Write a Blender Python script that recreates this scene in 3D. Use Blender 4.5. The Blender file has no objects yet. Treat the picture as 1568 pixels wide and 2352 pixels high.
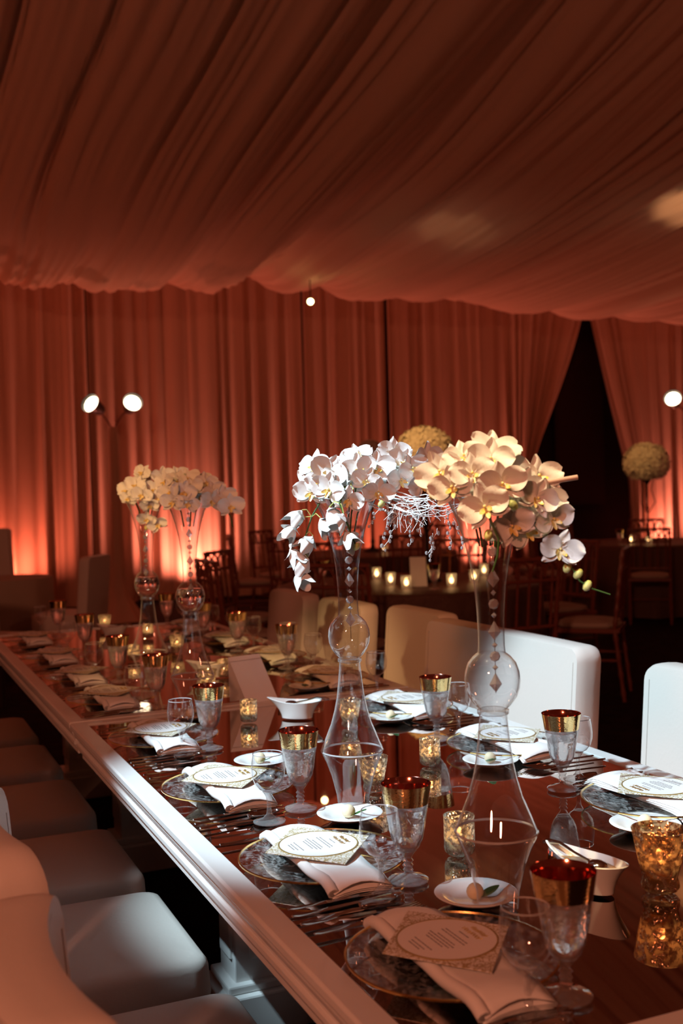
import bpy, bmesh, math, random
from mathutils import Vector, Matrix, noise
S = bpy.context.scene
COL = S.collection
PI = math.pi
random.seed(7)

# ------------------------------------------------------------------ camera, world, exposure
CAMZ = 1.43
cam = bpy.data.cameras.new('camera'); cam_ob = bpy.data.objects.new('camera', cam); COL.objects.link(cam_ob)
cam.sensor_fit = 'VERTICAL'; cam.sensor_height = 36.0; cam.sensor_width = 24.0
cam.lens = 2550 / 2352 * 36.0
cam.clip_start = 0.05; cam.clip_end = 100
pitch = -math.radians(1.06); roll = math.radians(1.6)
fw = Vector((0, math.cos(pitch), math.sin(pitch))); rt0 = Vector((1, 0, 0)); up0 = rt0.cross(fw)
rt = rt0 * math.cos(roll) - up0 * math.sin(roll); up = rt0 * math.sin(roll) + up0 * math.cos(roll)
mw = Matrix((rt, up, -fw)).transposed().to_4x4(); mw.translation = Vector((0, 0, CAMZ))
cam_ob.matrix_world = mw
cam.dof.use_dof = True; cam.dof.focus_distance = 2.3; cam.dof.aperture_fstop = 4.5
S.camera = cam_ob
S.view_settings.view_transform = 'Standard'; S.view_settings.look = 'None'
S.view_settings.gamma = 1.0; S.view_settings.use_curve_mapping = False
S.view_settings.exposure = 0.0
S.cycles.transparent_max_bounces = 40; S.cycles.max_bounces = 10
S.cycles.transmission_bounces = 8; S.cycles.glossy_bounces = 5; S.cycles.diffuse_bounces = 3
S.cycles.caustics_reflective = False; S.cycles.caustics_refractive = False
S.cycles.sample_clamp_indirect = 4.0

YAW = math.atan(1105 / 2550)                       # the tables' long axis turned from the view axis
UD = Vector((-math.sin(YAW), math.cos(YAW), 0)); VD = Vector((math.cos(YAW), math.sin(YAW), 0))
def pos(u, v, z=0.0): return UD * u + VD * v + Vector((0, 0, z))

w = bpy.data.worlds.new('world'); S.world = w; w.use_nodes = True
WB = w.node_tree.nodes['Background']
WB.inputs[0].default_value = (1.0, 0.21, 0.10, 1); WB.inputs[1].default_value = 0.06

def light(name, kind, loc, target=None, energy=10, color=(1, 1, 1), size=0.1, angle=60, blend=0.3, parent=None):
    l = bpy.data.lights.new(name, kind); l.energy = energy; l.color = color
    o = bpy.data.objects.new(name, l); COL.objects.link(o)
    if kind == 'SPOT':
        l.spot_size = math.radians(angle); l.spot_blend = blend; l.shadow_soft_size = size
    elif kind == 'AREA': l.shape = 'DISK'; l.size = size
    else: l.shadow_soft_size = size
    o.location = loc
    if target is not None:
        o.rotation_euler = (Vector(target) - Vector(loc)).to_track_quat('-Z', 'Y').to_euler()
    if parent: o.parent = parent
    return o

# the hall's pin spots: a cool one on the middle of the front table, warm ones further off, then added fill
COOL = (-2.6, 1.2, 4.6)
light('cool_pin_spot', 'SPOT', COOL, (0.31, 2.73, 0.77), 2000, (0.62, 0.87, 1.0), 0.03, 21.2, 0.42)
light('cool_chair_spot', 'SPOT', (-2.3, -2.15, 4.1), (1.08, 2.36, 0.70), 1050, (0.62, 0.88, 1.0), 0.02, 5.5, 0.3)
light('amber_pin_spot', 'SPOT', (-1.0, 1.1, 4.6), (0.22, 1.78, 1.50), 900, (1.0, 0.76, 0.42), 0.03, 6.5, 0.5)
light('amber_back_spot', 'SPOT', (-3.5, -1.3, 4.3), (-0.93, 3.45, 1.42), 900, (1.0, 0.60, 0.24), 0.04, 8.5, 0.7)
light('amber_chair_spot', 'SPOT', (-3.0, 1.0, 4.2), (0.2, 4.5, 0.85), 130, (1.0, 0.46, 0.12), 0.04, 17, 0.8)
light('amber_far_spot', 'SPOT', (-1.0, 4.5, 4.1), (0.61, 7.9, 1.8), 600, (1.0, 0.50, 0.15), 0.04, 9, 0.5)
light('amber_annex_spot', 'SPOT', (0.8, 9.5, 3.9), (3.5, 12.7, 1.75), 260, (1.0, 0.50, 0.15), 0.04, 9, 0.5)
light('orange_room_fill', 'AREA', (-1.6, -2.6, 3.3), (0, 2.2, 0.7), 108, (1.0, 0.33, 0.18), .45)  # broad fill added for the room's orange ambient, no fixture there
light('orange_side_fill', 'AREA', (4.6, 2.0, 3.4), (0.2, 2.6, 0.7), 16, (1.0, 0.32, 0.17), .45)  # weaker added fill from the right
# unseen uplights added around the hall to brighten the ceiling fabric
for (a, c) in ((3.0, -4.6), (8.0, -4.2), (3.5, 7.5), (8.5, 11.0), (-2.0, 1.5)):
    light('side_uplight_beam', 'SPOT', pos(a, c, .3), pos(a + .5, c + (1.6 if c < 2 else -1.6), 4.5), (40 if c > 5 else 70) if a < 5 else (90 if c > 5 else 190), (1.0, 0.21, 0.10), .08, 120, 1.0)

# ------------------------------------------------------------------ materials
def nodes(m): return m.node_tree.nodes, m.node_tree.links
def mat(name, color, rough=0.5, metal=0.0, spec=0.5, bump=None, sheen=0, sub=0, trans=0, ior=1.45, vary=None, coat=0):
    m = bpy.data.materials.new(name); m.use_nodes = True
    N, L = nodes(m); b = N['Principled BSDF']
    b.inputs['Base Color'].default_value = (*color, 1); b.inputs['Roughness'].default_value = rough
    b.inputs['Metallic'].default_value = metal; b.inputs['IOR'].default_value = ior
    b.inputs['Specular IOR Level'].default_value = spec
    b.inputs['Transmission Weight'].default_value = trans
    b.inputs['Sheen Weight'].default_value = sheen
    b.inputs['Coat Weight'].default_value = coat
    if sub:
        b.inputs['Subsurface Weight'].default_value = sub; b.inputs['Subsurface Radius'].default_value = (.01, .008, .005)
    tc = None
    if bump or vary:
        tc = N.new('ShaderNodeTexCoord')
    if bump:
        sc, st, kind = bump
        t = N.new('ShaderNodeTexVoronoi' if kind == 'v' else 'ShaderNodeTexNoise'); t.inputs['Scale'].default_value = sc
        if kind != 'v': t.inputs['Detail'].default_value = 4
        bp = N.new('ShaderNodeBump'); bp.inputs['Strength'].default_value = st; bp.inputs['Distance'].default_value = 0.004
        L.new(tc.outputs['Object'], t.inputs['Vector'])
        L.new(t.outputs['Distance' if kind == 'v' else 'Fac'], bp.inputs['Height']); L.new(bp.outputs[0], b.inputs['Normal'])
    if vary:
        sc, c2 = vary
        t = N.new('ShaderNodeTexNoise'); t.inputs['Scale'].default_value = sc; t.inputs['Detail'].default_value = 3
        r = N.new('ShaderNodeValToRGB'); r.color_ramp.elements[0].position = .35; r.color_ramp.elements[1].position = .7
        r.color_ramp.elements[0].color = (*color, 1); r.color_ramp.elements[1].color = (*c2, 1)
        L.new(tc.outputs['Object'], t.inputs['Vector']); L.new(t.outputs['Fac'], r.inputs[0]); L.new(r.outputs[0], b.inputs['Base Color'])
    return m
def emis(name, color, s):
    m = bpy.data.materials.new(name); m.use_nodes = True; N, L = nodes(m); N.clear()
    e = N.new('ShaderNodeEmission'); e.inputs[0].default_value = (*color, 1); e.inputs[1].default_value = s
    o = N.new('ShaderNodeOutputMaterial'); L.new(e.outputs[0], o.inputs[0]); return m
def thin_glass(name, tint=(1, 1, 1), rough=0.02, f0=.06, gain=1.0, bump=None, edge=0.10, frost_glint=0.0, rim=.12, swirl_glint=0):
    """thin blown glass: see-through, mirror-like towards grazing angles, with light caught at the edge painted in as pale diffuse"""
    m = bpy.data.materials.new(name); m.use_nodes = True; N, L = nodes(m); N.clear()
    def math_(op, a, b):
        n = N.new('ShaderNodeMath'); n.operation = op; n.use_clamp = True
        for k, x in enumerate((a, b)):
            if isinstance(x, (int, float)): n.inputs[k].default_value = x
            else: L.new(x, n.inputs[k])
        return n.outputs[0]
    o = N.new('ShaderNodeOutputMaterial'); mx = N.new('ShaderNodeMixShader'); m2 = N.new('ShaderNodeMixShader')
    tr = N.new('ShaderNodeBsdfTransparent'); gl = N.new('ShaderNodeBsdfGlossy'); gl.inputs['Roughness'].default_value = rough
    df = N.new('ShaderNodeBsdfDiffuse'); df.inputs[0].default_value = (.88, .88, .88, 1)
    gl.inputs[0].default_value = (1, 1, 1, 1)
    lw = N.new('ShaderNodeLayerWeight'); lw.inputs['Blend'].default_value = 0.5; F = lw.outputs['Facing']
    cr = N.new('ShaderNodeValToRGB'); e = cr.color_ramp.elements
    e[0].position = 0.6; e[0].color = (*tint, 1); e[1].position = 1.0; e[1].color = (*[c * (1 - edge) for c in tint], 1)
    L.new(F, cr.inputs[0]); L.new(cr.outputs[0], tr.inputs[0])
    p = math_('POWER', F, 3.5); p = math_('MULTIPLY', p, gain); fac = math_('ADD', p, f0)
    d = math_('MULTIPLY', math_('POWER', F, 4.5), rim); d = math_('ADD', d, frost_glint)  # white mixed in towards the silhouette paints the bright refracted edge
    if swirl_glint:  # pale noise swirls painted in for highlights on the wavy glass
        tc = N.new('ShaderNodeTexCoord'); wv = N.new('ShaderNodeTexNoise'); wv.inputs['Scale'].default_value = 34; wv.inputs['Detail'].default_value = 5; wv.inputs['Distortion'].default_value = 2.5
        rp = N.new('ShaderNodeValToRGB'); rp.color_ramp.elements[0].position = .48; rp.color_ramp.elements[1].position = .66
        L.new(tc.outputs['Object'], wv.inputs['Vector']); L.new(wv.outputs['Fac'], rp.inputs[0]); d = math_('ADD', d, math_('MULTIPLY', rp.outputs[0], swirl_glint))
    L.new(d, m2.inputs[0]); L.new(tr.outputs[0], m2.inputs[1]); L.new(df.outputs[0], m2.inputs[2])
    L.new(fac, mx.inputs[0]); L.new(m2.outputs[0], mx.inputs[1]); L.new(gl.outputs[0], mx.inputs[2]); L.new(mx.outputs[0], o.inputs[0])
    if bump:
        sc, st, kind = bump
        tc = N.new('ShaderNodeTexCoord'); t = N.new('ShaderNodeTexVoronoi' if kind == 'v' else 'ShaderNodeTexNoise'); t.inputs['Scale'].default_value = sc
        bp = N.new('ShaderNodeBump'); bp.inputs['Strength'].default_value = st; bp.inputs['Distance'].default_value = 0.006
        L.new(tc.outputs['Object'], t.inputs['Vector']); L.new(t.outputs['Distance' if kind == 'v' else 'Fac'], bp.inputs['Height'])
        for n in (gl, df): L.new(bp.outputs[0], n.inputs['Normal'])
    return m

def sheer(name, color, tl=0.25):
    m = bpy.data.materials.new(name); m.use_nodes = True; N, L = nodes(m); N.clear()
    o = N.new('ShaderNodeOutputMaterial'); mx = N.new('ShaderNodeMixShader'); mx.inputs[0].default_value = tl
    d = N.new('ShaderNodeBsdfDiffuse'); t = N.new('ShaderNodeBsdfTranslucent')
    tc = N.new('ShaderNodeTexCoord'); nz = N.new('ShaderNodeTexNoise'); nz.inputs['Scale'].default_value = 300
    r = N.new('ShaderNodeValToRGB'); r.color_ramp.elements[0].color = (*[c * .86 for c in color], 1); r.color_ramp.elements[1].color = (*color, 1)
    L.new(tc.outputs['Object'], nz.inputs['Vector']); L.new(nz.outputs['Fac'], r.inputs[0])
    L.new(r.outputs[0], d.inputs[0]); L.new(r.outputs[0], t.inputs[0])
    L.new(d.outputs[0], mx.inputs[1]); L.new(t.outputs[0], mx.inputs[2]); L.new(mx.outputs[0], o.inputs[0]); return m

M = {}
M['curtain'] = sheer('curtain_voile', (0.75, 0.50, 0.37), 0.15)
M['ceiling'] = sheer('ceiling_voile', (0.75, 0.50, 0.36), 0.22)
M['carpet'] = mat('dark_carpet', (0.010, 0.006, 0.006), 0.95, spec=.1, bump=(220, .6, 'n'), vary=(9, (0.022, 0.010, 0.010)))
M['wall'] = mat('dark_wall', (0.02, 0.008, 0.007), 0.9)
M['leather'] = mat('cream_leather', (0.74, 0.66, 0.60), 0.48, spec=.35, bump=(90, .12, 'n'))
M['piping'] = mat('leather_seam', (0.42, 0.36, 0.32), 0.6)
M['darkleg'] = mat('dark_chair_leg', (0.03, 0.014, 0.01), 0.4)
M['white_paint'] = mat('white_lacquer', (0.80, 0.78, 0.76), 0.28, spec=.5, vary=(3, (.72, .70, .68)))
M['mirror'] = mat('smoked_mirror', (0.62, 0.52, 0.47), 0.015, metal=1.0)
M['gap'] = mat('shadow_gap', (0.015, 0.012, 0.01), 0.5)
M['china'] = mat('white_china', (0.86, 0.86, 0.84), 0.12, coat=.3)
M['linen'] = mat('white_linen', (0.84, 0.82, 0.80), 0.75, sheen=.2, bump=(500, .12, 'n'))
M['paper'] = mat('card_paper', (0.84, 0.80, 0.77), 0.7)
M['ink'] = mat('grey_ink', (0.22, 0.20, 0.20), 0.7)
M['goldink'] = mat('gold_ink', (0.55, 0.40, 0.15), 0.35, metal=.6)
M['steel'] = mat('polished_steel', (0.62, 0.60, 0.58), 0.12, metal=1)
M['gold'] = mat('gold_band', (0.84, 0.62, 0.28), 0.14, metal=1, bump=(300, .04, 'v'))
M['goldrim'] = mat('gold_rim', (0.90, 0.62, 0.22), 0.2, metal=1)
M['goldin'] = mat('copper_inner_band', (0.72, 0.24, 0.17), 0.12, metal=1)
M['glass'] = thin_glass('clear_glass', (0.98, 0.985, 1.0), .01, .08, 1.0, rim=.4)
M['vase'] = thin_glass('vase_glass', (0.97, 0.975, 0.99), .015, .10, 1.0, rim=1.6, edge=.4)
M['glassedge'] = thin_glass('glass_edge_glint', (0.9, 0.93, 0.95), .03, .30, 1.0, frost_glint=.60, rim=.5)  # whitened so rings and rims carry a painted bright line
M['frosted'] = thin_glass('chilled_glass', (0.95, 0.97, 1.0), .08, .08, .8, bump=(45, .5, 'n'), frost_glint=.12)
M['charger'] = thin_glass('wavy_charger_glass', (0.97, 0.965, 0.95), .03, .07, .2, bump=(42, 1.0, 'n'), edge=.05, frost_glint=.0, rim=.0, swirl_glint=.22)
M['solidglass'] = thin_glass('cut_glass', (.95, .955, .96), .01, .13, .9, frost_glint=.05, rim=.6)
M['water'] = mat('iced_water', (1.0, 0.98, 0.96), 0.05, trans=0.92, ior=1.33, bump=(50, .8, 'n'))
M['clearwater'] = mat('clear_water', (1, 1, 1), 0.0, trans=1.0, ior=1.33)
M['crystal'] = thin_glass('crystal', (.96, .97, 1), .02, .32, .6, frost_glint=.45, rim=.3)
M['wax'] = mat('candle_wax', (0.9, 0.82, 0.66), 0.5, sub=.2)
M['flame'] = emis('candle_flame', (1.0, 0.50, 0.18), 14)
M['glow'] = emis('lamp_face', (1.0, 0.80, 0.55), 14)
M['petal'] = mat('orchid_petal', (0.86, 0.85, 0.82), 0.5, sheen=.15, bump=(60, .15, 'n'), spec=.3)
M['lip'] = mat('orchid_lip', (0.90, 0.62, 0.06), 0.4, vary=(120, (0.9, .85, .6)))
M['stem'] = mat('green_stem', (0.05, 0.11, 0.025), 0.5)
M['bud'] = mat('green_bud', (0.42, 0.48, 0.10), 0.45, vary=(40, (.65, .60, .25)))
M['leaf'] = mat('green_leaf', (0.03, 0.13, 0.03), 0.35, vary=(30, (.05, .2, .05)))
M['twig'] = mat('white_painted_twig', (0.82, 0.80, 0.78), 0.5)
M['hydrangea'] = mat('cream_hydrangea', (0.82, 0.78, 0.66), 0.7, vary=(30, (.66, .60, .46)))
M['bamboo'] = mat('mahogany_bamboo', (0.20, 0.052, 0.03), 0.35, spec=.5)
M['cushion'] = mat('seat_cushion', (0.42, 0.34, 0.28), 0.8)
M['sequin'] = mat('sequined_cloth', (0.13, 0.07, 0.05), 0.45, metal=.3, bump=(120, 1.0, 'v'))
M['linencloth'] = mat('ruffled_cloth', (0.42, 0.34, 0.27), 0.7, bump=(14, 1.0, 'n'))
M['black'] = mat('black_metal', (0.012, 0.01, 0.01), 0.4, metal=.5)
M['butter'] = mat('cream_ball', (0.80, 0.70, 0.48), 0.5, bump=(90, .3, 'n'), spec=.3)
M['gravy'] = mat('brown_sauce', (0.30, 0.17, 0.07), 0.15)

def mercury(name, c, tl):
    m = bpy.data.materials.new(name); m.use_nodes = True; N, L = nodes(m); N.clear()
    o = N.new('ShaderNodeOutputMaterial'); tc = N.new('ShaderNodeTexCoord')
    v = N.new('ShaderNodeTexVoronoi'); v.inputs['Scale'].default_value = 230; v.feature = 'DISTANCE_TO_EDGE'
    n2 = N.new('ShaderNodeTexNoise'); n2.inputs['Scale'].default_value = 140; n2.inputs['Detail'].default_value = 5
    L.new(tc.outputs['Object'], v.inputs['Vector']); L.new(tc.outputs['Object'], n2.inputs['Vector'])
    gl = N.new('ShaderNodeBsdfGlossy'); gl.inputs[0].default_value = (*c, 1); gl.inputs[1].default_value = .15
    t1 = N.new('ShaderNodeBsdfTranslucent'); t1.inputs[0].default_value = (*c, 1)
    t2 = N.new('ShaderNodeBsdfTransparent'); t2.inputs[0].default_value = (*c, 1)
    r = N.new('ShaderNodeValToRGB'); r.color_ramp.elements[0].position = .42; r.color_ramp.elements[1].position = .58
    a = N.new('ShaderNodeMixShader'); a.inputs[0].default_value = .68
    L.new(t1.outputs[0], a.inputs[1]); L.new(t2.outputs[0], a.inputs[2])
    b = N.new('ShaderNodeMixShader'); L.new(n2.outputs['Fac'], r.inputs[0])
    mm = N.new('ShaderNodeMath'); mm.operation = 'MULTIPLY'; mm.inputs[1].default_value = tl
    L.new(r.outputs[0], mm.inputs[0]); L.new(mm.outputs[0], b.inputs[0]); L.new(a.outputs[0], b.inputs[1]); L.new(gl.outputs[0], b.inputs[2])
    bp = N.new('ShaderNodeBump'); bp.inputs['Strength'].default_value = 1.0; bp.inputs['Distance'].default_value = .002
    L.new(v.outputs['Distance'], bp.inputs['Height']); L.new(bp.outputs[0], gl.inputs['Normal'])
    L.new(b.outputs[0], o.inputs[0]); return m
M['mercury'] = mercury('crackled_mercury_glass', (0.92, 0.86, 0.76), .75)
M['mercurygold'] = mercury('gold_mercury_glass', (0.88, 0.66, 0.46), .8)

# card pattern: gold damask scrolls on cream paper
def damask():
    m = mat('damask_card', (0.80, 0.76, 0.70), 0.6); N, L = nodes(m); b = N['Principled BSDF']
    tc = N.new('ShaderNodeTexCoord'); v = N.new('ShaderNodeTexVoronoi'); v.feature = 'DISTANCE_TO_EDGE'; v.inputs['Scale'].default_value = 95
    nz = N.new('ShaderNodeTexNoise'); nz.inputs['Scale'].default_value = 45
    mx = N.new('ShaderNodeMixRGB'); mx.inputs[0].default_value = .06
    L.new(tc.outputs['Object'], nz.inputs['Vector']); L.new(tc.outputs['Object'], mx.inputs[1]); L.new(nz.outputs['Color'], mx.inputs[2]); L.new(mx.outputs[0], v.inputs['Vector'])
    r = N.new('ShaderNodeValToRGB'); e = r.color_ramp.elements
    e[0].position = .06; e[0].color = (0.42, 0.31, 0.14, 1); e[1].position = .12; e[1].color = (0.80, 0.76, 0.70, 1)
    L.new(v.outputs['Distance'], r.inputs[0]); L.new(r.outputs[0], b.inputs['Base Color']); return m
M['damask'] = damask()

# ------------------------------------------------------------------ mesh helpers
class MB:
    def __init__(s): s.v = []; s.f = []; s.m = []
    def add(s, vs, fs, T=None, mi=0):
        o = len(s.v)
        for p in vs:
            p = Vector(p); s.v.append(tuple(T @ p) if T is not None else tuple(p))
        for f in fs: s.f.append([i + o for i in f]); s.m.append(mi)
        return s
    def box(s, c, d, T=None, mi=0):
        x, y, z = c; a, b, e = d[0] / 2, d[1] / 2, d[2] / 2
        vs = [(x + i * a, y + j * b, z + k * e) for i in (-1, 1) for j in (-1, 1) for k in (-1, 1)]
        return s.add(vs, [(0, 1, 3, 2), (4, 6, 7, 5), (0, 4, 5, 1), (2, 3, 7, 6), (0, 2, 6, 4), (1, 5, 7, 3)], T, mi)
    def lathe(s, prof, n=32, T=None, mi=0, warp=None):
        vs = []; fs = []
        for r, z in prof:
            for i in range(n):
                a = 2 * PI * i / n; rr = r if warp is None else warp(r, z, a)
                vs.append((rr * math.cos(a), rr * math.sin(a), z))
        for k in range(len(prof) - 1):
            for i in range(n):
                j = (i + 1) % n; fs.append((k * n + i, k * n + j, (k + 1) * n + j, (k + 1) * n + i))
        s.add(vs, fs, T, mi)
        return s
    def tube(s, pts, rad, n=6, T=None, mi=0):
        pts = [Vector(p) for p in pts]; m = len(pts)
        if not isinstance(rad, (list, tuple)): rad = [rad] * m
        vs = []; fs = []; ref = None
        for i, p in enumerate(pts):
            d = (pts[min(i + 1, m - 1)] - pts[max(i - 1, 0)])
            d = d.normalized() if d.length > 1e-9 else Vector((0, 0, 1))
            if ref is None or abs(ref.dot(d)) > .95: ref = Vector((0, 0, 1)) if abs(d.z) < .9 else Vector((1, 0, 0))
            a = (ref - d * ref.dot(d)).normalized(); ref = a; b = d.cross(a)
            for k in range(n):
                t = 2 * PI * k / n; vs.append(p + (a * math.cos(t) + b * math.sin(t)) * rad[i])
        for i in range(m - 1):
            for k in range(n):
                l = (k + 1) % n; fs.append((i * n + k, i * n + l, (i + 1) * n + l, (i + 1) * n + k))
        fs.append(tuple(range(n))[::-1]); fs.append(tuple((m - 1) * n + k for k in range(n)))
        return s.add(vs, fs, T, mi)
    def grid(s, fn, nu, nv, T=None, mi=0, wrap=False):
        vs = [fn(i / nu, j / nv) for i in range(nu + 1) for j in range(nv + 1)]
        fs = [(i * (nv + 1) + j, (i + 1) * (nv + 1) + j, (i + 1) * (nv + 1) + j + 1, i * (nv + 1) + j + 1) for i in range(nu) for j in range(nv)]
        return s.add(vs, fs, T, mi)
    def ball(s, c, r, n=12, T=None, mi=0, sc=(1, 1, 1), fn=None):
        c = Vector(c); vs = []; fs = []
        for i in range(n // 2 + 1):
            t = PI * i / (n // 2)
            for j in range(n):
                a = 2 * PI * j / n; d = Vector((math.sin(t) * math.cos(a), math.sin(t) * math.sin(a), math.cos(t)))
                rr = r * (fn(d) if fn else 1); vs.append(c + Vector((d.x * rr * sc[0], d.y * rr * sc[1], d.z * rr * sc[2])))
        for i in range(n // 2):
            for j in range(n):
                l = (j + 1) % n; fs.append((i * n + j, (i + 1) * n + j, (i + 1) * n + l, i * n + l))
        return s.add(vs, fs, T, mi)
    def build(s, name, mats, parent=None, smooth=True, loc=None, rz=None, ang=40, weld=True):
        me = bpy.data.meshes.new(name); me.from_pydata(s.v, [], s.f)
        if not isinstance(mats, (list, tuple)): mats = [mats]
        for m in mats: me.materials.append(m)
        for p, k in zip(me.polygons, s.m): p.material_index = k
        if weld:
            bm = bmesh.new(); bm.from_mesh(me); bmesh.ops.remove_doubles(bm, verts=bm.verts, dist=1e-5)
            bmesh.ops.recalc_face_normals(bm, faces=bm.faces) if weld != 'keep' else None
            bm.to_mesh(me); bm.free()
        if smooth:
            me.polygons.foreach_set('use_smooth', [True] * len(me.polygons))
            try: me.set_sharp_from_angle(angle=math.radians(ang))
            except Exception: pass
        me.update()
        o = bpy.data.objects.new(name, me); COL.objects.link(o)
        if parent: o.parent = parent
        if loc is not None: o.location = loc
        if rz is not None: o.rotation_euler = (0, 0, rz)
        return o
def bevel(o, wd, seg=2, ang=30):
    m = o.modifiers.new('bevel', 'BEVEL'); m.width = wd; m.segments = seg; m.limit_method = 'ANGLE'; m.angle_limit = math.radians(ang); return o
def tag(o, label=None, cat=None, group=None, kind=None):
    if label: o['label'] = label
    if cat: o['category'] = cat
    if group: o['group'] = group
    if kind: o['kind'] = kind
    return o
def thing(name, label, cat, loc, rz=0.0, group=None):
    o = bpy.data.objects.new(name, None); COL.objects.link(o); o.empty_display_size = .1
    o.location = loc; o.rotation_euler = (0, 0, rz); return tag(o, label, cat, group)
KIDS = {}
def dup(root, loc, rz, label, group=None, scale=None):
    def cp(o, par):
        c = o.copy(); COL.objects.link(c)
        if par: c.parent = par
        for k in o.children: cp(k, c)
        return c
    r = cp(root, None); r.location = loc
    e = root.rotation_euler.copy(); e.z = rz; r.rotation_euler = e
    if scale: r.scale = (scale,) * 3
    r['label'] = label
    if group: r['group'] = group
    return r
PROTO = {}
def place(key, maker, loc, rz, label, group=None, scale=None):
    """first call builds the thing, the later ones copy it"""
    if key not in PROTO:
        o = maker(); PROTO[key] = o; o.location = loc; o.rotation_euler = (0, 0, rz)
        if scale: o.scale = (scale,) * 3
        o['label'] = label
        if group: o['group'] = group
        bpy.context.view_layer.update(); return o
    return dup(PROTO[key], loc, rz, label, group, scale)

# ------------------------------------------------------------------ the setting
UW = 14.75          # the curtained back wall stands across the tables' axis
f = MB(); f.box((0, 6.5, -0.05), (26, 22, 0.1)); tag(f.build('floor', M['carpet'], rz=YAW, loc=pos(0, 3), smooth=False), kind='structure')
f = MB(); f.box((5, UW + .75, 2.6), (26, 0.12, 5.7)); tag(f.build('wall_back', M['wall'], rz=YAW, smooth=False), kind='structure')
f = MB(); f.box((5, 6.0, 5.75), (26, 18, 0.1)); tag(f.build('ceiling', M['wall'], rz=YAW, smooth=False), kind='structure')

# sheer curtain panels: local x runs along V, pleats in y
def curtain(v0, v1, label, seed, fn=None, dens=12.0, top=4.75, uoff=0.0, amp=.055):
    rnd = random.Random(seed)
    b = MB(); nx = int((v1 - v0) * 46); nz = 26 if fn else 10
    def g(s, t):
        x = s * (v1 - v0); z = 0.02 + t * (top - .02)
        q = x * dens * (1 + .25 * noise.noise((x * .8, seed, 7)))
        y = amp * math.sin(q * 2 + 1.8 * noise.noise((q * .35, seed, 0.2)) * 3 + .35 * noise.noise((q * .2, t * 2, seed)))
        y += amp * 1.3 * noise.noise((x * 5.1, t * .7, seed * 1.7)) + .02 * noise.noise((x * 23, t * .8, seed))
        y += .10 * noise.noise((x * .9, t * .5, seed + 4))
        y *= (0.55 + .45 * (1 - t))
        xx = x
        if fn: xx, y = fn(s, t, x, y)
        return (xx, y, z)
    b.grid(g, nx, nz)
    o = b.build('curtain', M['curtain'], loc=pos(UW + uoff, v0), rz=YAW, ang=180, weld=False)
    return tag(o, label, 'curtain', 'sheer curtain panels on the back wall')
def tie_left(s, t, x, y):     # right edge swept back to the left
    wdt = 1.55; z = t * 4.75
    k = min(1, max(0, (4.35 - z) / 2.9)) ** 1.25; k2 = k if z > 1.1 else k * (1 - (1.1 - z) * .12)
    return x * (1 - .80 * k2 * (x / wdt) ** .35) if x > 0 else x, y * (1 + 1.2 * k)
def tie_right(s, t, x, y):    # left edge swept to the right
    wdt = 1.7; z = t * 4.75
    k = min(1, max(0, (4.35 - z) / 2.9)) ** 1.1
    r = wdt - x
    return wdt - r * (1 - .46 * k * (r / wdt) ** .5), y * (1 + .8 * k)
curtain(-2.2, 0.6, 'rust sheer curtain at the far left edge of the back wall', 11)
curtain(0.62, 2.8, 'rust sheer curtain behind the leftmost table, left of the twin-lamp stand', 12)
curtain(2.84, 3.88, 'dark-shaded sheer curtain directly behind the twin-lamp stand', 13, uoff=.12)
curtain(3.86, 5.85, 'rust sheer curtain glowing brightly at its foot behind the far vases', 14)
curtain(5.88, 7.2, 'rust sheer curtain right of the small ceiling bulb', 15, uoff=.06)
curtain(7.2, 9.2, 'rust sheer curtain behind the cream hydrangea ball', 16)
curtain(9.14, 10.69, 'sheer curtain with its right edge swept back, left of the dark opening', 17, tie_left, uoff=-.05)
curtain(10.72, 12.42, 'sheer curtain with its left edge swept back, right of the dark opening', 18, tie_right, uoff=-.05)
curtain(12.4, 15.2, 'rust sheer curtain at the far right edge of the back wall', 19)
b = MB(); b.box((0, 0, 0), (0.95, .05, 3.3)); b.box((0, -.03, 0), (0.87, .02, 3.2))
o = b.build('wall_panel', mat('dark_panel', (.035, .012, .010), .8), loc=pos(UW + .55, 10.95, 2.75), rz=YAW, smooth=False)
tag(o, 'dark rectangular panel standing inside the opening between the swept curtains', 'panel')

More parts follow.
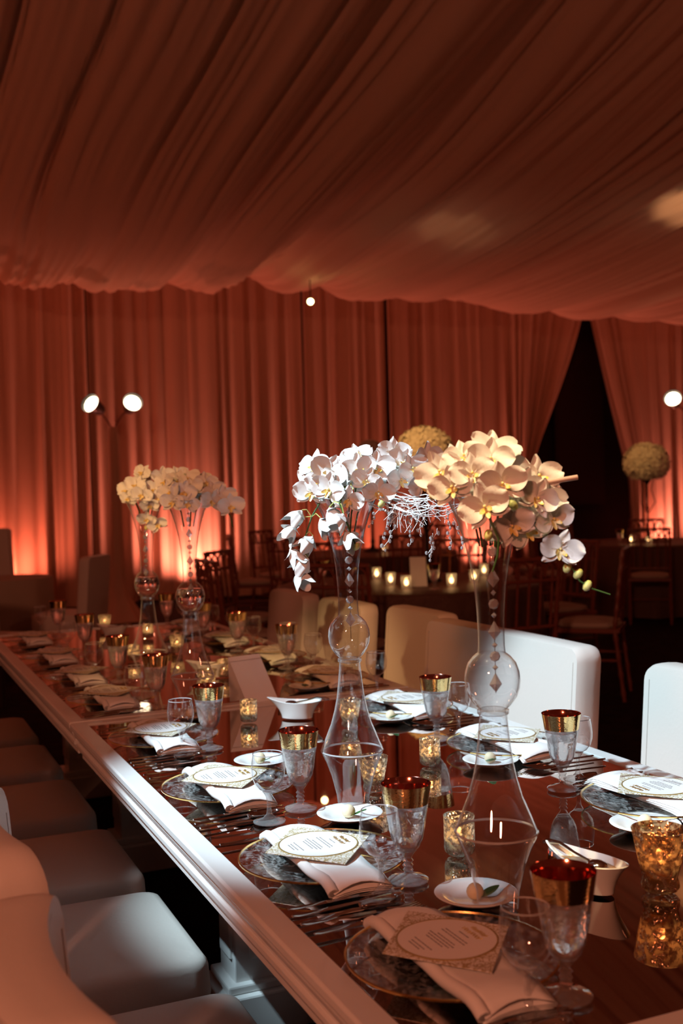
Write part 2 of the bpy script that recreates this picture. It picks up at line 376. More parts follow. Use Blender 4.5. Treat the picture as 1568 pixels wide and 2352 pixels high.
# sheer ceiling swags: folds run along U, bellies low before the back wall
BELLY = [(-6, 3.86), (0.6, 3.88), (1.42, 3.94), (1.66, 3.86), (1.98, 3.80), (2.25, 3.84), (2.75, 3.77), (3.32, 3.89), (3.76, 3.78), (4.41, 4.04), (5.02, 3.91), (5.89, 3.86), (6.55, 3.85), (7.7, 3.85), (9.14, 3.80), (10.76, 3.77), (18, 3.7)]
def belly(v):
    for (a, za), (c, zc) in zip(BELLY, BELLY[1:]):
        if v <= c:
            t = (v - a) / (c - a); t = max(0, min(1, t)); t = t * t * (3 - 2 * t); return za + (zc - za) * t
    return 3.7
def drape(v0, v1, label, seed):
    b = MB(); n = int((v1 - v0) * 60); m = 44; uA, uB, uC = -2.5, 12.2, 14.9
    def g(s, t):
        v = v0 + s * (v1 - v0); u = uA + (uC - uA) * t
        zb = belly(v) - .03
        if u < uB: z = zb + .026 * (uB - u) ** 2 * (1 - .022 * max(0, uB - u)) ; near = max(0, 1 - (uB - u) / 9)
        else: z = zb + .16 * (u - uB) ** 2; near = 1
        vv = v + .25 * noise.noise((v * .5, u * .18, seed)) + .10 * noise.noise((v * 1.4, u * .35, seed))
        d = .16 * noise.noise((vv * 2.1, u * .05, 3)) + .10 * abs(noise.noise((vv * 4.6, u * .06, 9))) + .06 * abs(noise.noise((vv * 9.5, u * .08, 5))) + .024 * noise.noise((vv * 21, u * .1, 8))
        z += d * (1.0 + .3 * near) - .05
        z = min(z, 5.25 + .15 * (z - 5.25)) if z > 5.25 else z
        p = UD * u + VD * v; return (p.x, p.y, z)
    b.grid(g, n, m)
    return tag(b.build('ceiling_drape', M['ceiling'], ang=180, weld=False), label, 'ceiling drape', 'sheer fabric swags under the ceiling')
drape(-7.0, 4.41, 'sheer ceiling swag on the left, ending at the scalloped lumps', 1)
drape(4.41, 17.5, 'sheer ceiling swag on the right, from the small bulb to the right edge', 2)

# uplights on the floor at the curtain's foot
def uplight(v, e, label, u=UW - .34, col=(1.0, .195, .11), ang=46):
    t = thing('uplight', label, 'uplight', pos(u, v), YAW, 'uplights at the foot of the curtains')
    b = MB(); b.lathe([(0, .02), (.08, .02), (.085, .05), (.085, .2), (.07, .21), (.07, .19), (0, .19)], 20); b.build('can', M['black'], t)
    b = MB(); b.lathe([(0, .195), (.068, .195)], 20); b.build('lens', emis('uplight_lens', (1, .45, .3), 3), t)
    b = MB(); b.box((0, 0, .01), (.2, .2, .02)); b.build('base', M['black'], t, smooth=False)
    l = light('uplight_beam', 'SPOT', (0, 0, .23), (0.0, .10, 2.4), e * .78, col, .06, 165, 1.0, t)
    return t
uplight(-0.4, 150 , 'uplight at the far left edge')
uplight(1.75, 140 , 'uplight left of the twin-lamp stand')
uplight(4.05, 260 , 'uplight glowing behind the two far vases', col=(1, .27, .185))
uplight(6.5, 80 , 'uplight behind the left trumpet vase')
uplight(8.6, 190 , 'uplight behind the right trumpet vase', col=(1, .24, .16))
uplight(11.9, 260 , 'uplight behind the candelabra table on the right', col=(1, .27, .185))
uplight(13.9, 140 , 'uplight at the far right edge')

# small lamps seen at the swag's edge
b = MB(); b.ball((0, 0, 0), .034, 16); o = b.build('bulb_globe', emis('bulb', (1, .72, .3), 18))
t = thing('ceiling_bulb', 'small round glowing bulb hanging at the edge of the ceiling fabric', 'bulb', pos(11.75, 4.78, 3.60)); o.parent = t
b = MB(); b.tube([(0, 0, .03), (0, 0, .5)], .006); b.build('cord', M['black'], t)
for (x, y, z, lab, e) in ((1.21, 11.23, 4.9, 'recessed lamp glowing faintly through the middle of the ceiling fabric', 8), (3.55, 11.0, 4.95, 'recessed lamp glowing through the ceiling fabric at the right edge', 60)):
    t = thing('ceiling_light', lab, 'ceiling light', (x, y, z), YAW)
    b = MB(); b.lathe([(.16, .2), (.16, 0), (.13, 0), (.13, .15), (0, .15)], 20); b.build('housing', M['black'], t)
    b = MB(); b.lathe([(0, .10), (.12, .10)], 20); b.build('lens', M['glow'], t)
    light('ceiling_lamp_beam', 'SPOT', (0, 0, -.01), (0, 0, -1), e, (1, .6, .3), .05, 60, .6, t)

# ------------------------------------------------------------------ tables with mirrored tops
TZ = 0.75
def mirror_table(u0, u1, v0, v1, peds, label):
    t = thing('mirror_top_table', label, 'table', pos((u0 + u1) / 2, (v0 + v1) / 2), YAW, 'white tables with mirrored tops')
    L = u1 - u0; Wd = v1 - v0; b = MB()
    # moulding profile (inset from edge, z) swept round the rectangle with mitred corners
    prof = [(.046, TZ - .006), (.046, TZ), (.004, TZ), (0, TZ - .004), (0, TZ - .016), (.004, TZ - .022), (.010, TZ - .024), (.010, TZ - .034), (.014, TZ - .044), (.022, TZ - .052), (.022, TZ - .060), (.016, TZ - .062), (.016, TZ - .072), (.022, TZ - .082), (.030, TZ - .090), (.030, TZ - .104), (.05, TZ - .104)]
    vs = []; fs = []; k = 4
    for i, z in prof:
        for sx, sy in ((-1, -1), (1, -1), (1, 1), (-1, 1)): vs.append((sx * (Wd / 2 - i), sy * (L / 2 - i), z))
    for p in range(len(prof) - 1):
        for q in range(4): r = (q + 1) % 4; fs.append((p * 4 + q, p * 4 + r, (p + 1) * 4 + r, (p + 1) * 4 + q))
    b.add(vs, fs); b.box((0, 0, TZ - .085), (Wd - .1, L - .1, .035))
    bevel(b.build('frame', M['white_paint'], t, smooth=False), .0012, 2, 20)
    b = MB(); b.box((0, 0, TZ - .008), (Wd - .094, L - .094, .009)); b.build('mirror_top', M['mirror'], t, smooth=False)
    b = MB(); b.box((0, 0, TZ - .0075), (Wd - .090, L - .090, .002)); b.box((0, 0, TZ - .02), (Wd - .092, L - .092, .016)); b.build('mirror_bed', M['gap'], t, smooth=False)
    for pu in peds:
        y = pu - (u0 + u1) / 2
        b = MB(); b.box((0, y, .36), (.54, .13, .56)); b.box((-.272, y, .40), (.012, .09, .42)); b.box((.272, y, .40), (.012, .09, .42)); b.box((0, y - .067, .40), (.46, .01, .42))
        bevel(b.build('pedestal', M['white_paint'], t, smooth=False), .004)
        b = MB(); b.box((0, y, .055), (.64, .21, .11)); b.box((0, y, .122), (.59, .17, .025)); bevel(b.build('plinth', M['white_paint'], t, smooth=False), .006)
    b = MB(); a, c = peds; b.box((0, (a + c) / 2 - (u0 + u1) / 2, .07), (.16, c - a, .09)); b.build('stretcher', M['white_paint'], t, smooth=False)
    return t
mirror_table(1.09, 3.415, .562, 1.72, (1.62, 2.87), 'nearer of the two white framed tables with mirrored top, lit cool white at its middle')
mirror_table(3.425, 5.87, .562, 1.72, (4.27, 5.42), 'farther of the two white framed tables with mirrored top, in orange shade')

# ------------------------------------------------------------------ parsons chairs
def rounded_slab(wy, z0, z1, th, fx, nseg=14, rc=.05, ed=.018):
    """upholstered slab: y across, z up, thickness along x; fx(y,z) shifts the slab"""
    b = MB(); ny, nz = nseg, 12; ring = []
    H = z1 - z0
    def outl(y, z, d):   # inset silhouettes: rounded top corners
        return y, z
    # build as a superellipse-ish profile: loops from back face through the edge to the front face
    steps = [(-1.0, 1), (-1.0, .35), (-.72, .08), (-.25, 0), (.25, 0), (.72, .08), (1.0, .35), (1.0, 1)]
    def contour(ins):
        pts = []; w2 = wy / 2 - ins; r = max(.004, rc - ins * .6); top = z1 - ins; bot = z0 + ins * .3
        m = 8
        for i in range(m + 1): pts.append((-w2, bot + (top - r - bot) * i / m))
        for i in range(1, 6): a = PI / 2 * i / 6; pts.append((-w2 + r - r * math.cos(a), top - r + r * math.sin(a)))
        for i in range(ny + 1): pts.append((-w2 + r + (2 * w2 - 2 * r) * i / ny, top))
        for i in range(1, 6): a = PI / 2 * (1 - i / 6); pts.append((w2 - r + r * math.cos(a), top - r + r * math.sin(a)))
        for i in range(m + 1): pts.append((w2, top - r - (top - r - bot) * i / m))
        return pts
    loops = []
    for sx, k in steps:
        ins = ed * k if k < 1 else ed * 1.0
        loops.append([(sx * th / 2, y, z) for y, z in contour(ins)])
    n = len(loops[0]); vs = [p for l in loops for p in l]; fs = []
    for i in range(len(loops) - 1):
        for j in range(n - 1): fs.append((i * n + j, i * n + j + 1, (i + 1) * n + j + 1, (i + 1) * n + j))
        fs.append((i * n + n - 1, i * n, (i + 1) * n, (i + 1) * n + n - 1))
    # faces: fill front and back by columns (contour is symmetric left/right)
    for base in (0, (len(loops) - 1) * n):
        for j in range(n // 2):
            a, c, d, e = j, j + 1, n - 2 - j, n - 1 - j
            if c >= d: break
            # subdivide each strip across the width so it can bend
            pa, pc, pd, pe = (Vector(vs[base + q]) for q in (a, c, d, e)); m = 10; o = len(vs)
            for q in range(m + 1):
                vs.append(pa.lerp(pe, q / m)); vs.append(pc.lerp(pd, q / m))
            for q in range(m): fs.append((o + 2 * q, o + 2 * q + 1, o + 2 * q + 3, o + 2 * q + 2))
    vs = [(p[0] + fx(p[1], p[2]), p[1], p[2]) for p in vs]
    b.add(vs, fs); return b
def parsons(width=.47, top=.94, curve=.045, rc=.06, seatd=.43):
    t = thing('parsons_chair', '', 'chair', (0, 0, 0))
    lean = lambda y, z: -.205 - .045 - .08 * max(0, z - .45) + curve * (2 * y / width) ** 2
    rounded_slab(width, .30, top, .085, lean, rc=rc).build('backrest', M['leather'], t, ang=60)
    b = MB()
    # seat cushion: loops of a rounded rectangle stacked in z
    hx, hy = seatd / 2, width / 2
    def loop(ins, z, crown=0):
        pts = []; r = .035
        for cx, cy, a0 in ((hx - r, hy - r, 0), (-hx + r, hy - r, 90), (-hx + r, -hy + r, 180), (hx - r, -hy + r, 270)):
            for i in range(5): a = math.radians(a0 + 90 * i / 4); pts.append((cx + (r) * math.cos(a), cy + r * math.sin(a)))
        return [(x * (1 - ins / hx) - .005 + (.028 * (1 - (y / hy) ** 2) - .008 if x > 0 else 0), y * (1 - ins / hy), z) for x, y in pts]
    prof = [(.02, .315), (.004, .325), (0, .345), (-.003, .40), (0, .455), (.003, .466), (.010, .4745), (.025, .4795), (.09, .4865), (.16, .489), (.21, .49)]
    vs = [p for i, z in prof for p in loop(i, z)]; n = 20; fs = [(k * n + j, k * n + (j + 1) % n, (k + 1) * n + (j + 1) % n, (k + 1) * n + j) for k in range(len(prof) - 1) for j in range(n)]
    fs.append(tuple(range(n))[::-1]); fs.append(tuple((len(prof) - 1) * n + j for j in range(n)))
    b.add(vs, fs); b.build('seat', M['leather'], t, ang=60)
    for s in (-1, 1):
        b = MB(); w2 = width / 2 - .026
        pts = [(lean(s * w2, z) + .0425, s * w2, z) for z in [.49 + (top - rc - .49) * i / 8 for i in range(9)]]
        b.tube(pts, .0014, 5); b.build('seam_piping', M['piping'], t)
    for sx in (-1, 1):
        for sy in (-1, 1):
            b = MB(); b.box((sx * (hx - .05), sy * (hy - .045), .16), (.04, .04, .32)); b.build('leg', M['darkleg'], t, smooth=False)
    return t
mkL = lambda: parsons()
GL = 'cream leather chairs along the left side of the tables'; GR = 'cream leather chairs along the right side of the tables'
ordL = ['cream leather chair nearest the camera on the left side, only its seat corner in view', 'cream leather chair on the left whose curved back fills the bottom-left corner',
        'second curved-back cream chair from the bottom-left corner', 'cream chair on the left with the third seat counting up from the bottom edge',
        'cream chair on the left beside the joint of the two tables, nearer side', 'shaded cream chair on the left just beyond the joint of the tables',
        'shaded cream chair on the left, second beyond the joint of the tables', 'shaded cream chair on the left, farthest in view under the table edge']
for i, uf in enumerate((0.90, 1.47, 2.055, 2.663, 3.229, 3.86, 4.46, 5.06)):
    place('parsons', mkL, pos(uf - .235, .425), YAW, ordL[i], GL)
mkR = lambda: parsons(.50, .93, .012, .045)
for (u, v, lab) in ((5.27, 1.73, 'cream chair back farthest away on the right side of the tables'), (4.66, 1.76, 'second farthest cream chair back on the right side, left of the left vase bulb'),
                    (4.12, 1.86, 'amber-lit cream chair back on the right side, partly hidden by the wide settee'), (2.26, 1.76, 'cream chair at the right edge, brightly lit and crossed by shadows')):
    place('parsonsR', mkR, pos(u, v), YAW + PI, lab, GR)
o = place('settee', lambda: parsons(.95, .955, .01, .045), pos(3.16, 1.665), YAW + PI, 'wide two-seat cream leather settee behind the right trumpet vase')
o.name = 'settee'; o['category'] = 'settee'

# ------------------------------------------------------------------ tableware
def charger():
    t = thing('charger_plate', '', 'charger plate', (0, 0, 0))
    b = MB(); b.lathe([(.0, .006), (.085, .006), (.100, .009), (.118, .016), (.150, .020), (.152, .018), (.118, .012), (.098, .003), (.085, .001), (0, .001)], 56)
    b.build('dish', M['charger'], t)
    b = MB(); b.lathe([(.1495, .0185), (.1510, .0212), (.1535, .0205), (.1530, .0180), (.1495, .0185)], 56); b.build('gold_rim', M['goldrim'], t); return t
def napkin():
    t = thing('napkin', '', 'napkin', (0, 0, 0)); b = MB()
    # folded strip along local y; its two ends are soft rolls hanging over the charger
    for lay in range(4):
        hh = .0215 + lay * .0032
        def g(s, q, hh=hh, lay=lay):
            y = -.172 + .344 * q + .004 * lay * (1 if q > .5 else -1) * .3; x = -.052 + .104 * s
            e = abs(q - .5) * 2; bulge = .010 * math.sin(PI * s) * (e ** 2) if lay == 3 else 0
            drop = -.016 * max(0, e - .80) / .2
            return (x + .004 * math.sin(q * 9 + lay), y + .006 * math.sin(PI * s), hh + bulge + drop + .003 * math.sin(q * 7 + s * 3) * e)
        b.grid(g, 6, 22)
    for lay in range(3):      # soft rolled fold along the diner's edge
        r = .010 - lay * .0028
        b.tube([(-.052, -.172 + .344 * i / 20, .0255 + .002 * math.sin(i * .8) - (.010 if i in (0, 20) else .003 if i in (1, 19) else 0)) for i in range(21)], [r] * 21, 8)
    o = b.build('cloth', M['linen'], t, weld=False, ang=80)
    m = o.modifiers.new('thick', 'SOLIDIFY'); m.thickness = .0022; return t
def menu():
    t = thing('menu_card', '', 'menu card', (0, 0, 0)); z = .0395
    b = MB(); vs = [(-.102, 0), (0, -.122), (.102, 0), (0, .122)]
    b.add([(x, y, z) for x, y in vs] + [(x, y, z + .0012) for x, y in vs], [(3, 2, 1, 0), (4, 5, 6, 7), (0, 1, 5, 4), (1, 2, 6, 5), (2, 3, 7, 6), (3, 0, 4, 7)]); b.build('diamond_backing', M['damask'], t, smooth=False)
    b = MB(); b.lathe([(0, z + .0013), (.0715, z + .0013), (.0715, z + .0022), (0, z + .0022)], 56); b.build('round_menu', M['paper'], t, smooth=False)
    b = MB(); b.lathe([(.0705, z + .0012), (.0730, z + .0012), (.0730, z + .0026), (.0705, z + .0026), (.0705, z + .0012)], 56); b.build('gold_border', M['goldink'], t)
    rnd = random.Random(3); b = MB()
    rows = [(-.052, .028), (-.046, .036), (-.038, .05), (-.020, .045), (-.014, .060), (-.008, .066), (-.002, .050), (.010, .064), (.016, .058), (.028, .024)]
    for x, wd in rows:
        y = -wd / 2
        while y < wd / 2:
            l = rnd.uniform(.003, .008); b.box((x, min(y + l / 2, wd / 2), z + .0024), (.0017, l, .0003)); y += l + .0016
    b.build('printed_lines', M['ink'], t, smooth=False)
    b = MB()
    for x0, wd in ((.040, .050), (.052, .040)):
        pts = [(x0 + .0035 * math.sin(i * 1.3) + .0018 * math.sin(i * 2.9), -wd / 2 + wd * i / 40, z + .0026) for i in range(41)]; b.tube(pts, .0005, 4)
    b.build('gold_script', M['goldink'], t); return t
def blade(kind):
    """cutlery lies along local x, handle at -x"""
    name = {'k': 'knife', 'f': 'fork', 's': 'spoon'}[kind]
    t = thing('table_' + name, '', name, (0, 0, 0)); b = MB()
    L = .205 if kind != 's' else .185
    hs = [(-.5, .0045), (-.46, .0075), (-.3, .0062), (-.1, .0042), (.05, .0032), (.12, .0034)]
    def strip(hs, zfn, th):
        n = len(hs); vs = []
        for x, w2 in hs:
            z = zfn(x)
            vs += [(x * L, -w2, z), (x * L, 0, z + th), (x * L, w2, z), (x * L, 0, z - th * .6)]
        fs = [(i * 4 + j, i * 4 + (j + 1) % 4, (i + 1) * 4 + (j + 1) % 4, (i + 1) * 4 + j) for i in range(n - 1) for j in range(4)]
        fs += [(0, 1, 2, 3), tuple((n - 1) * 4 + j for j in (3, 2, 1, 0))]; b.add(vs, fs)
    strip(hs, lambda x: .0045, .0028)
    if kind == 'k':
        b.build('handle', M['steel'], t, ang=50); b = MB()
        strip([(.12, .0035), (.16, .0085), (.30, .0100), (.42, .0095), (.48, .0065), (.5, .001)], lambda x: .0045, .0009); b.build('blade', M['steel'], t, ang=30)
    elif kind == 's':
        b.build('handle', M['steel'], t, ang=50); b = MB()
        def g(s, q):
            x = .10 + q * .40; wv = math.sin(PI * min(1, q * .96 + .04) ** .9) ** .6 * .021; y = (s - .5) * 2 * wv
            return (x * L, y, .0035 + .007 * (abs((s - .5) * 2) ** 2) + .004 * abs(q - .5))
        b.grid(g, 8, 12); o = b.build('bowl', M['steel'], t, ang=80); m = o.modifiers.new('t', 'SOLIDIFY'); m.thickness = .0012
    else:
        b.build('handle', M['steel'], t, ang=50); b = MB()
        strip([(.12, .0035), (.17, .010), (.24, .0125)], lambda x: .0045 - .02 * (x - .12), .0012)
        for i in range(4):
            y = -.0105 + .007 * i; b.tube([(.235 * L, y, .0028), (.34 * L, y, .001), (.43 * L, y, .0025), (.5 * L, y * .95, .006)], [.0018, .0018, .0015, .0006], 5)
        b.build('tines', M['steel'], t, ang=50)
    return t
def goblet():
    t = thing('water_goblet', '', 'goblet', (0, 0, 0)); n = 36
    fac = lambda r, z, a: r * (1 + .018 * math.cos(8 * a) * max(0, min(1, (z - .048) / .02)) * max(0, min(1, (.132 - z) / .02)))
    b = MB(); b.lathe([(0, .050), (.012, .052), (.021, .060), (.0275, .074), (.0315, .092), (.0345, .112), (.0375, .130), (.0385, .136)], n, warp=fac)
    b.build('bowl', M['frosted'], t)
    b = MB(); b.lathe([(0, 0.0), (.0345, 0), (.0355, .0025), (.033, .0045), (.018, .008), (.0085, .012), (.0065, .015), (.009, .019), (.0065, .0225), (.0095, .027), (.0065, .031), (.0095, .0355), (.0065, .0395), (.0085, .044), (.013, .050), (.016, .0535), (0, .0545)], 24)
    b.build('stem_and_foot', M['solidglass'], t)
    b = MB(); b.lathe([(.0385, .136), (.0400, .145), (.0418, .157), (.0438, .169), (.0440, .1705)], n); b.build('gold_band', M['gold'], t)
    b = MB(); b.lathe([(.0380, .137), (.0394, .145), (.0412, .157), (.0432, .1695), (.0440, .1705)], n); b.build('copper_lining', M['goldin'], t)
    b = MB(); b.lathe([(0, .0545), (.012, .056), (.0205, .063), (.0265, .0755), (.0303, .0925), (.0333, .112), (.0358, .1275), (.0353, .1285), (0, .1285)], n, warp=fac); b.build('iced_water', M['water'], t)
    b = MB(); rnd = random.Random(5)
    for (x, y, z, r) in ((.010, .006, .118, .009), (-.012, .004, .116, .010), (.0, -.013, .112, .009)):
        T = Matrix.Translation((x, y, z)) @ Matrix.Rotation(rnd.random() * 3, 4, 'X') @ Matrix.Rotation(rnd.random() * 3, 4, 'Y')
        b.box((0, 0, 0), (r * 1.6, r * 1.6, r * 1.6), T)
    bevel(b.build('ice_cubes', M['solidglass'], t, smooth=False), .002)
    return t
def wine(s=1.0, name='wine_glass'):
    t = thing(name, '', 'wine glass', (0, 0, 0)); n = 30
    P = [(0, .062), (.010, .0635), (.021, .070), (.030, .082), (.0345, .097), (.0352, .110), (.0335, .126), (.0308, .142)]
    if s > 1: P = [(0, .085), (.010, .0865), (.022, .094), (.032, .108), (.0375, .125), (.0375, .145), (.034, .170), (.0305, .192)]
    b = MB(); b.lathe(P, n); b.build('bowl', M['glass'], t)
    b = MB(); b.lathe([(P[-1][0] - .0006, P[-1][1] - .0006), (P[-1][0] + .0006, P[-1][1] + .0008), (P[-1][0] + .0009, P[-1][1] - .001), (P[-1][0] - .0006, P[-1][1] - .0006)], n); b.build('rim', M['glassedge'], t)
    h = P[0][1]
    b = MB(); b.lathe([(0, 0), (.0335, 0), (.0340, .002), (.030, .0035), (.014, .008), (.006, .016), (.0042, .03), (.0042, h - .022), (.0058, h - .010), (.011, h - .001), (.013, h + .001), (0, h + .0015)], 24); b.build('stem_and_foot', M['solidglass'], t)
    return t
def bread_plate():
    t = thing('bread_plate', '', 'plate', (0, 0, 0))
    b = MB(); b.lathe([(0, .006), (.036, .006), (.043, .009), (.052, .0135), (.066, .0165), (.0685, .0155), (.067, .0135), (.045, .004), (.038, 0), (0, 0)], 44); b.build('dish', M['china'], t); return t
def butter():
    t = thing('butter_ball', '', 'butter ball', (0, 0, 0)); b = MB()
    b.ball((0, 0, .0135), .0145, 16, sc=(1, 1, .95), fn=lambda d: 1 + .03 * math.sin(d.z * 9)); b.build('ball', M['butter'], t)
    b = MB()
    def g(s, q):
        x = -.004 - q * .036; wv = .013 * math.sin(PI * min(1, q * .95 + .03)) ** .8
        return (x, (s - .5) * 2 * wv + .006, .004 + .016 * q + .004 * abs(s - .5))
    b.grid(g, 6, 10); b.build('leaf', M['leaf'], t); return t
def votive(kind):
    t = thing('votive_candle', '', 'votive candle', (0, 0, 0)); b = MB()
    if kind == 'c': pr = [(0, .002), (.021, .002), (.0245, .006), (.0255, .012), (.0255, .060), (.0262, .0655), (.0245, .0655), (.0238, .012), (0, .009)]; h = .018
    else: pr = [(0, .003), (.021, .002), (.024, .006), (.0235, .012), (.0215, .018), (.0245, .028), (.0285, .046), (.0325, .068), (.0345, .079), (.0330, .079), (.0270, .046), (.0228, .026), (.019, .017), (0, .015)]; h = .026
    b.lathe(pr, 40, warp=lambda r, z, a: r * (1 + .006 * math.sin(11 * a + z * 300))); b.build('mercury_glass', M['mercury'] if kind != 'g' else M['mercurygold'], t)
    b = MB(); b.lathe([(0, h - .006), (.018, h - .006), (.018, h + .010), (.015, h + .011), (0, h + .009)], 20); b.build('wax', M['wax'], t)
    b = MB(); b.ball((0, 0, h + .019), .0045, 10, sc=(1, 1, 2.0)); b.build('flame', M['flame'], t)
    light('candle_glow', 'POINT', (0, 0, h + .026), None, .05, (1, .60, .25), .006, parent=t)
    return t
def sauce_boat():
    t = thing('sauce_boat', '', 'sauce boat', (0, 0, 0)); b = MB(); n = 40
    def ring(k, z):
        pts = []
        for i in range(n):
            a = 2 * PI * i / n; x = math.cos(a); y = math.sin(a)
            ax = .047 + .030 * k ** 1.8; ay = .027 + .012 * k; X = x * ax; 
            if x < 0: X *= 1 + .22 * k ** 2; Y = y * ay * (1 - .50 * k * (-x) ** 1.5)
            else: Y = y * ay
            zz = z + k ** 3 * (.012 * max(0, -x) ** 2 + .005 * max(0, x) ** 2)
            pts.append((X, Y, zz))
        return pts
    ks = [(0, 0.002), (.03, .003), (.2, .012), (.45, .025), (.7, .037), (.88, .045), (1, .050)]
    out = [ring(k, z) for k, z in ks]; inn = [[(x * .955, y * .92, z + .001) for x, y, z in ring(k, max(z, .008))] for k, z in ks[::-1]]
    al = out + inn; vs = [p for l in al for p in l]; fs = [(i * n + j, i * n + (j + 1) % n, (i + 1) * n + (j + 1) % n, (i + 1) * n + j) for i in range(len(al) - 1) for j in range(n)]
    fs.append(tuple(range(n))[::-1]); fs.append(tuple((len(al) - 1) * n + j for j in range(n))); b.add(vs, fs); b.build('boat', M['china'], t, ang=50)
    b = MB(); r = [(x * .9, y * .88, .040) for x, y, z in ring(.70, .04)]; b.add(r, [tuple(range(n))]); b.build('sauce', M['gravy'], t, smooth=False); return t
def ladle():
    t = thing('sauce_ladle', '', 'ladle', (0, 0, 0)); b = MB()
    b.ball((-.018, 0, .044), .015, 12, sc=(1.25, 1, .45)); b.build('bowl', M['steel'], t)
    b = MB(); b.tube([(-.005, 0, .045), (.03, 0, .052), (.062, 0, .061), (.088, 0, .058), (.10, 0, .055)], [.002, .0022, .003, .005, .0035], 8); b.build('handle', M['steel'], t); return t

# one place setting; side=+1 sits on the left (faces +V), -1 on the right
SN = 1
def setting(u, side, who, gl=None, wi=None, pl=None, small=False):
    rz = YAW if side > 0 else YAW + PI; vc = .752 if side > 0 else 1.725 - .21
    z = TZ + .0002
    at = lambda du, dv, dz=0: pos(u + du * side, vc + dv * side, z + dz)
    place('charger', charger, at(0, .0), rz, 'clear gold-rimmed glass charger at ' + who, 'gold-rimmed glass charger plates')
    place('napkin', napkin, at(-.012, -.004), rz, 'folded white napkin across the charger at ' + who, 'folded white napkins')
    place('menu', menu, at(-.002, -.008, -.0005), rz, 'round menu on diamond card at ' + who, 'round menus on diamond cards')
    rr = random.Random(int(u * 100) + side)
    for k, (key, du, dv, a, lab) in enumerate((('k', -.185, -.035, 2, 'table knife nearest the charger'), ('k', -.212, -.040, 4, 'outer knife beside the charger'), ('s', -.240, -.050, 9, 'spoon right of the knives'),
                                 ('f', .190, -.035, 3, 'inner fork left of the charger'), ('f', .222, -.040, -4, 'outer fork left of the charger'))):
        place('cut' + key, lambda key=key: blade(key), at(du, dv, .0006), rz + math.radians(a * 1.0 + rr.uniform(-2, 2)), lab + ' at ' + who, {'k': 'table knives', 'f': 'table forks', 's': 'table spoons'}[key])
    if gl: place('goblet', goblet, pos(gl[0], gl[1], z), rz + rr.random(), 'gold-banded goblet of iced water at ' + who, 'gold-banded water goblets')
    if wi: place('wine', wine, pos(wi[0], wi[1], z), rz, 'small empty clear wine glass at ' + who, 'small wine glasses')
    if pl:
        place('bplate', bread_plate, pos(pl[0], pl[1], z), rz, 'small white bread plate at ' + who, 'white bread plates')
        place('butter', butter, pos(pl[0] - .008, pl[1] - .006, z + .0062), rz + rr.uniform(2.2, 3.2) + (0 if side > 0 else 2), 'butter ball with green leaf at ' + who, 'butter balls on bread plates')
setting(1.385, 1, 'the nearest left place', (1.231, .839), (1.209, .765), (1.584, .908))
setting(1.868, 1, 'the second left place from the camera', (1.723, .854), (1.687, .785), (2.101, .910))
setting(2.43, 1, 'the third left place from the camera', (2.222, .848), (2.167, .757), (2.631, .902))
setting(3.02, 1, 'the left place just before the table joint', (2.869, .840), (2.851, .757), (3.288, .908))
setting(3.70, 1, 'the left place just beyond the table joint', (3.519, .857), (3.500, .785))
setting(4.21, 1, 'the second left place beyond the joint', (4.087, .856), (4.150, .780))
setting(4.80, 1, 'the third left place beyond the joint', (4.931, .890), (4.904, .810))
setting(5.46, 1, 'the farthest left place', (5.678, .895), (5.735, .815))
setting(1.88, -1, 'the nearest right place', (2.081, 1.423), (2.131, 1.500), (1.756, 1.390))
setting(2.47, -1, 'the second right place from the camera', (2.660, 1.416), (2.670, 1.490), (2.348, 1.397))
setting(3.06, -1, 'the right place just before the table joint', None, (3.345, 1.560), (2.941, 1.416))
setting(3.68, -1, 'the right place just beyond the table joint', (4.032, 1.500), (3.907, 1.560), (3.560, 1.400))
setting(4.28, -1, 'the second right place beyond the joint', (4.586, 1.480), (4.605, 1.560))
setting(4.88, -1, 'the third right place beyond the joint', (5.074, 1.469), (5.200, 1.555), (5.229, 1.384))
setting(5.50, -1, 'the farthest right place', (5.701, 1.457), (5.652, 1.530))
place('wine2', lambda: wine(2, 'large_wine_glass'), pos(3.897, 1.455, TZ), 0, 'tall large wine glass in front of the farthest right chairs, beside the tent card')

VT = [(3.148, 1.044, 'c', 'cylinder mercury glass votive in front of the white tent card'), (2.42, 1.268, 'c', 'cylinder mercury glass votive between the two trumpet vases, right of the left one'),
      (1.802, 1.001, 'c', 'cylinder mercury glass votive touching the left of the right trumpet vase'), (2.273, 1.045, 'f', 'flared mercury glass votive right of the foot of the left trumpet vase'),
      (2.925, 1.275, 'f', 'flared votive seen through the left trumpet vase'), (1.484, 1.203, 'g', 'large gold-lit flared votive at the right edge'),
      (3.972, 1.226, 'c', 'cylinder votive left of and behind the tent card'), (4.586, 1.027, 'c', 'bright cylinder votive left of the far vases'),
      (5.734, 1.138, 'f', 'flared votive at the far end of the farther table'), (4.692, 1.24, 'f', 'flared votive between the two far vases'),
      (3.697, 1.08, 'f', 'flared votive behind the gold goblet, in front of the second sauce boat'), (5.283, 1.255, 'c', 'cylinder votive seen through the leftmost far vase')]
for u, v, k, lab in VT:
    place('vot' + k, lambda k=k: votive(k), pos(u, v, TZ + .0002), YAW, lab, 'mercury glass votive candles', scale=1.12 if k == 'c' and u < 2 else (1.32 if k == 'g' else None))
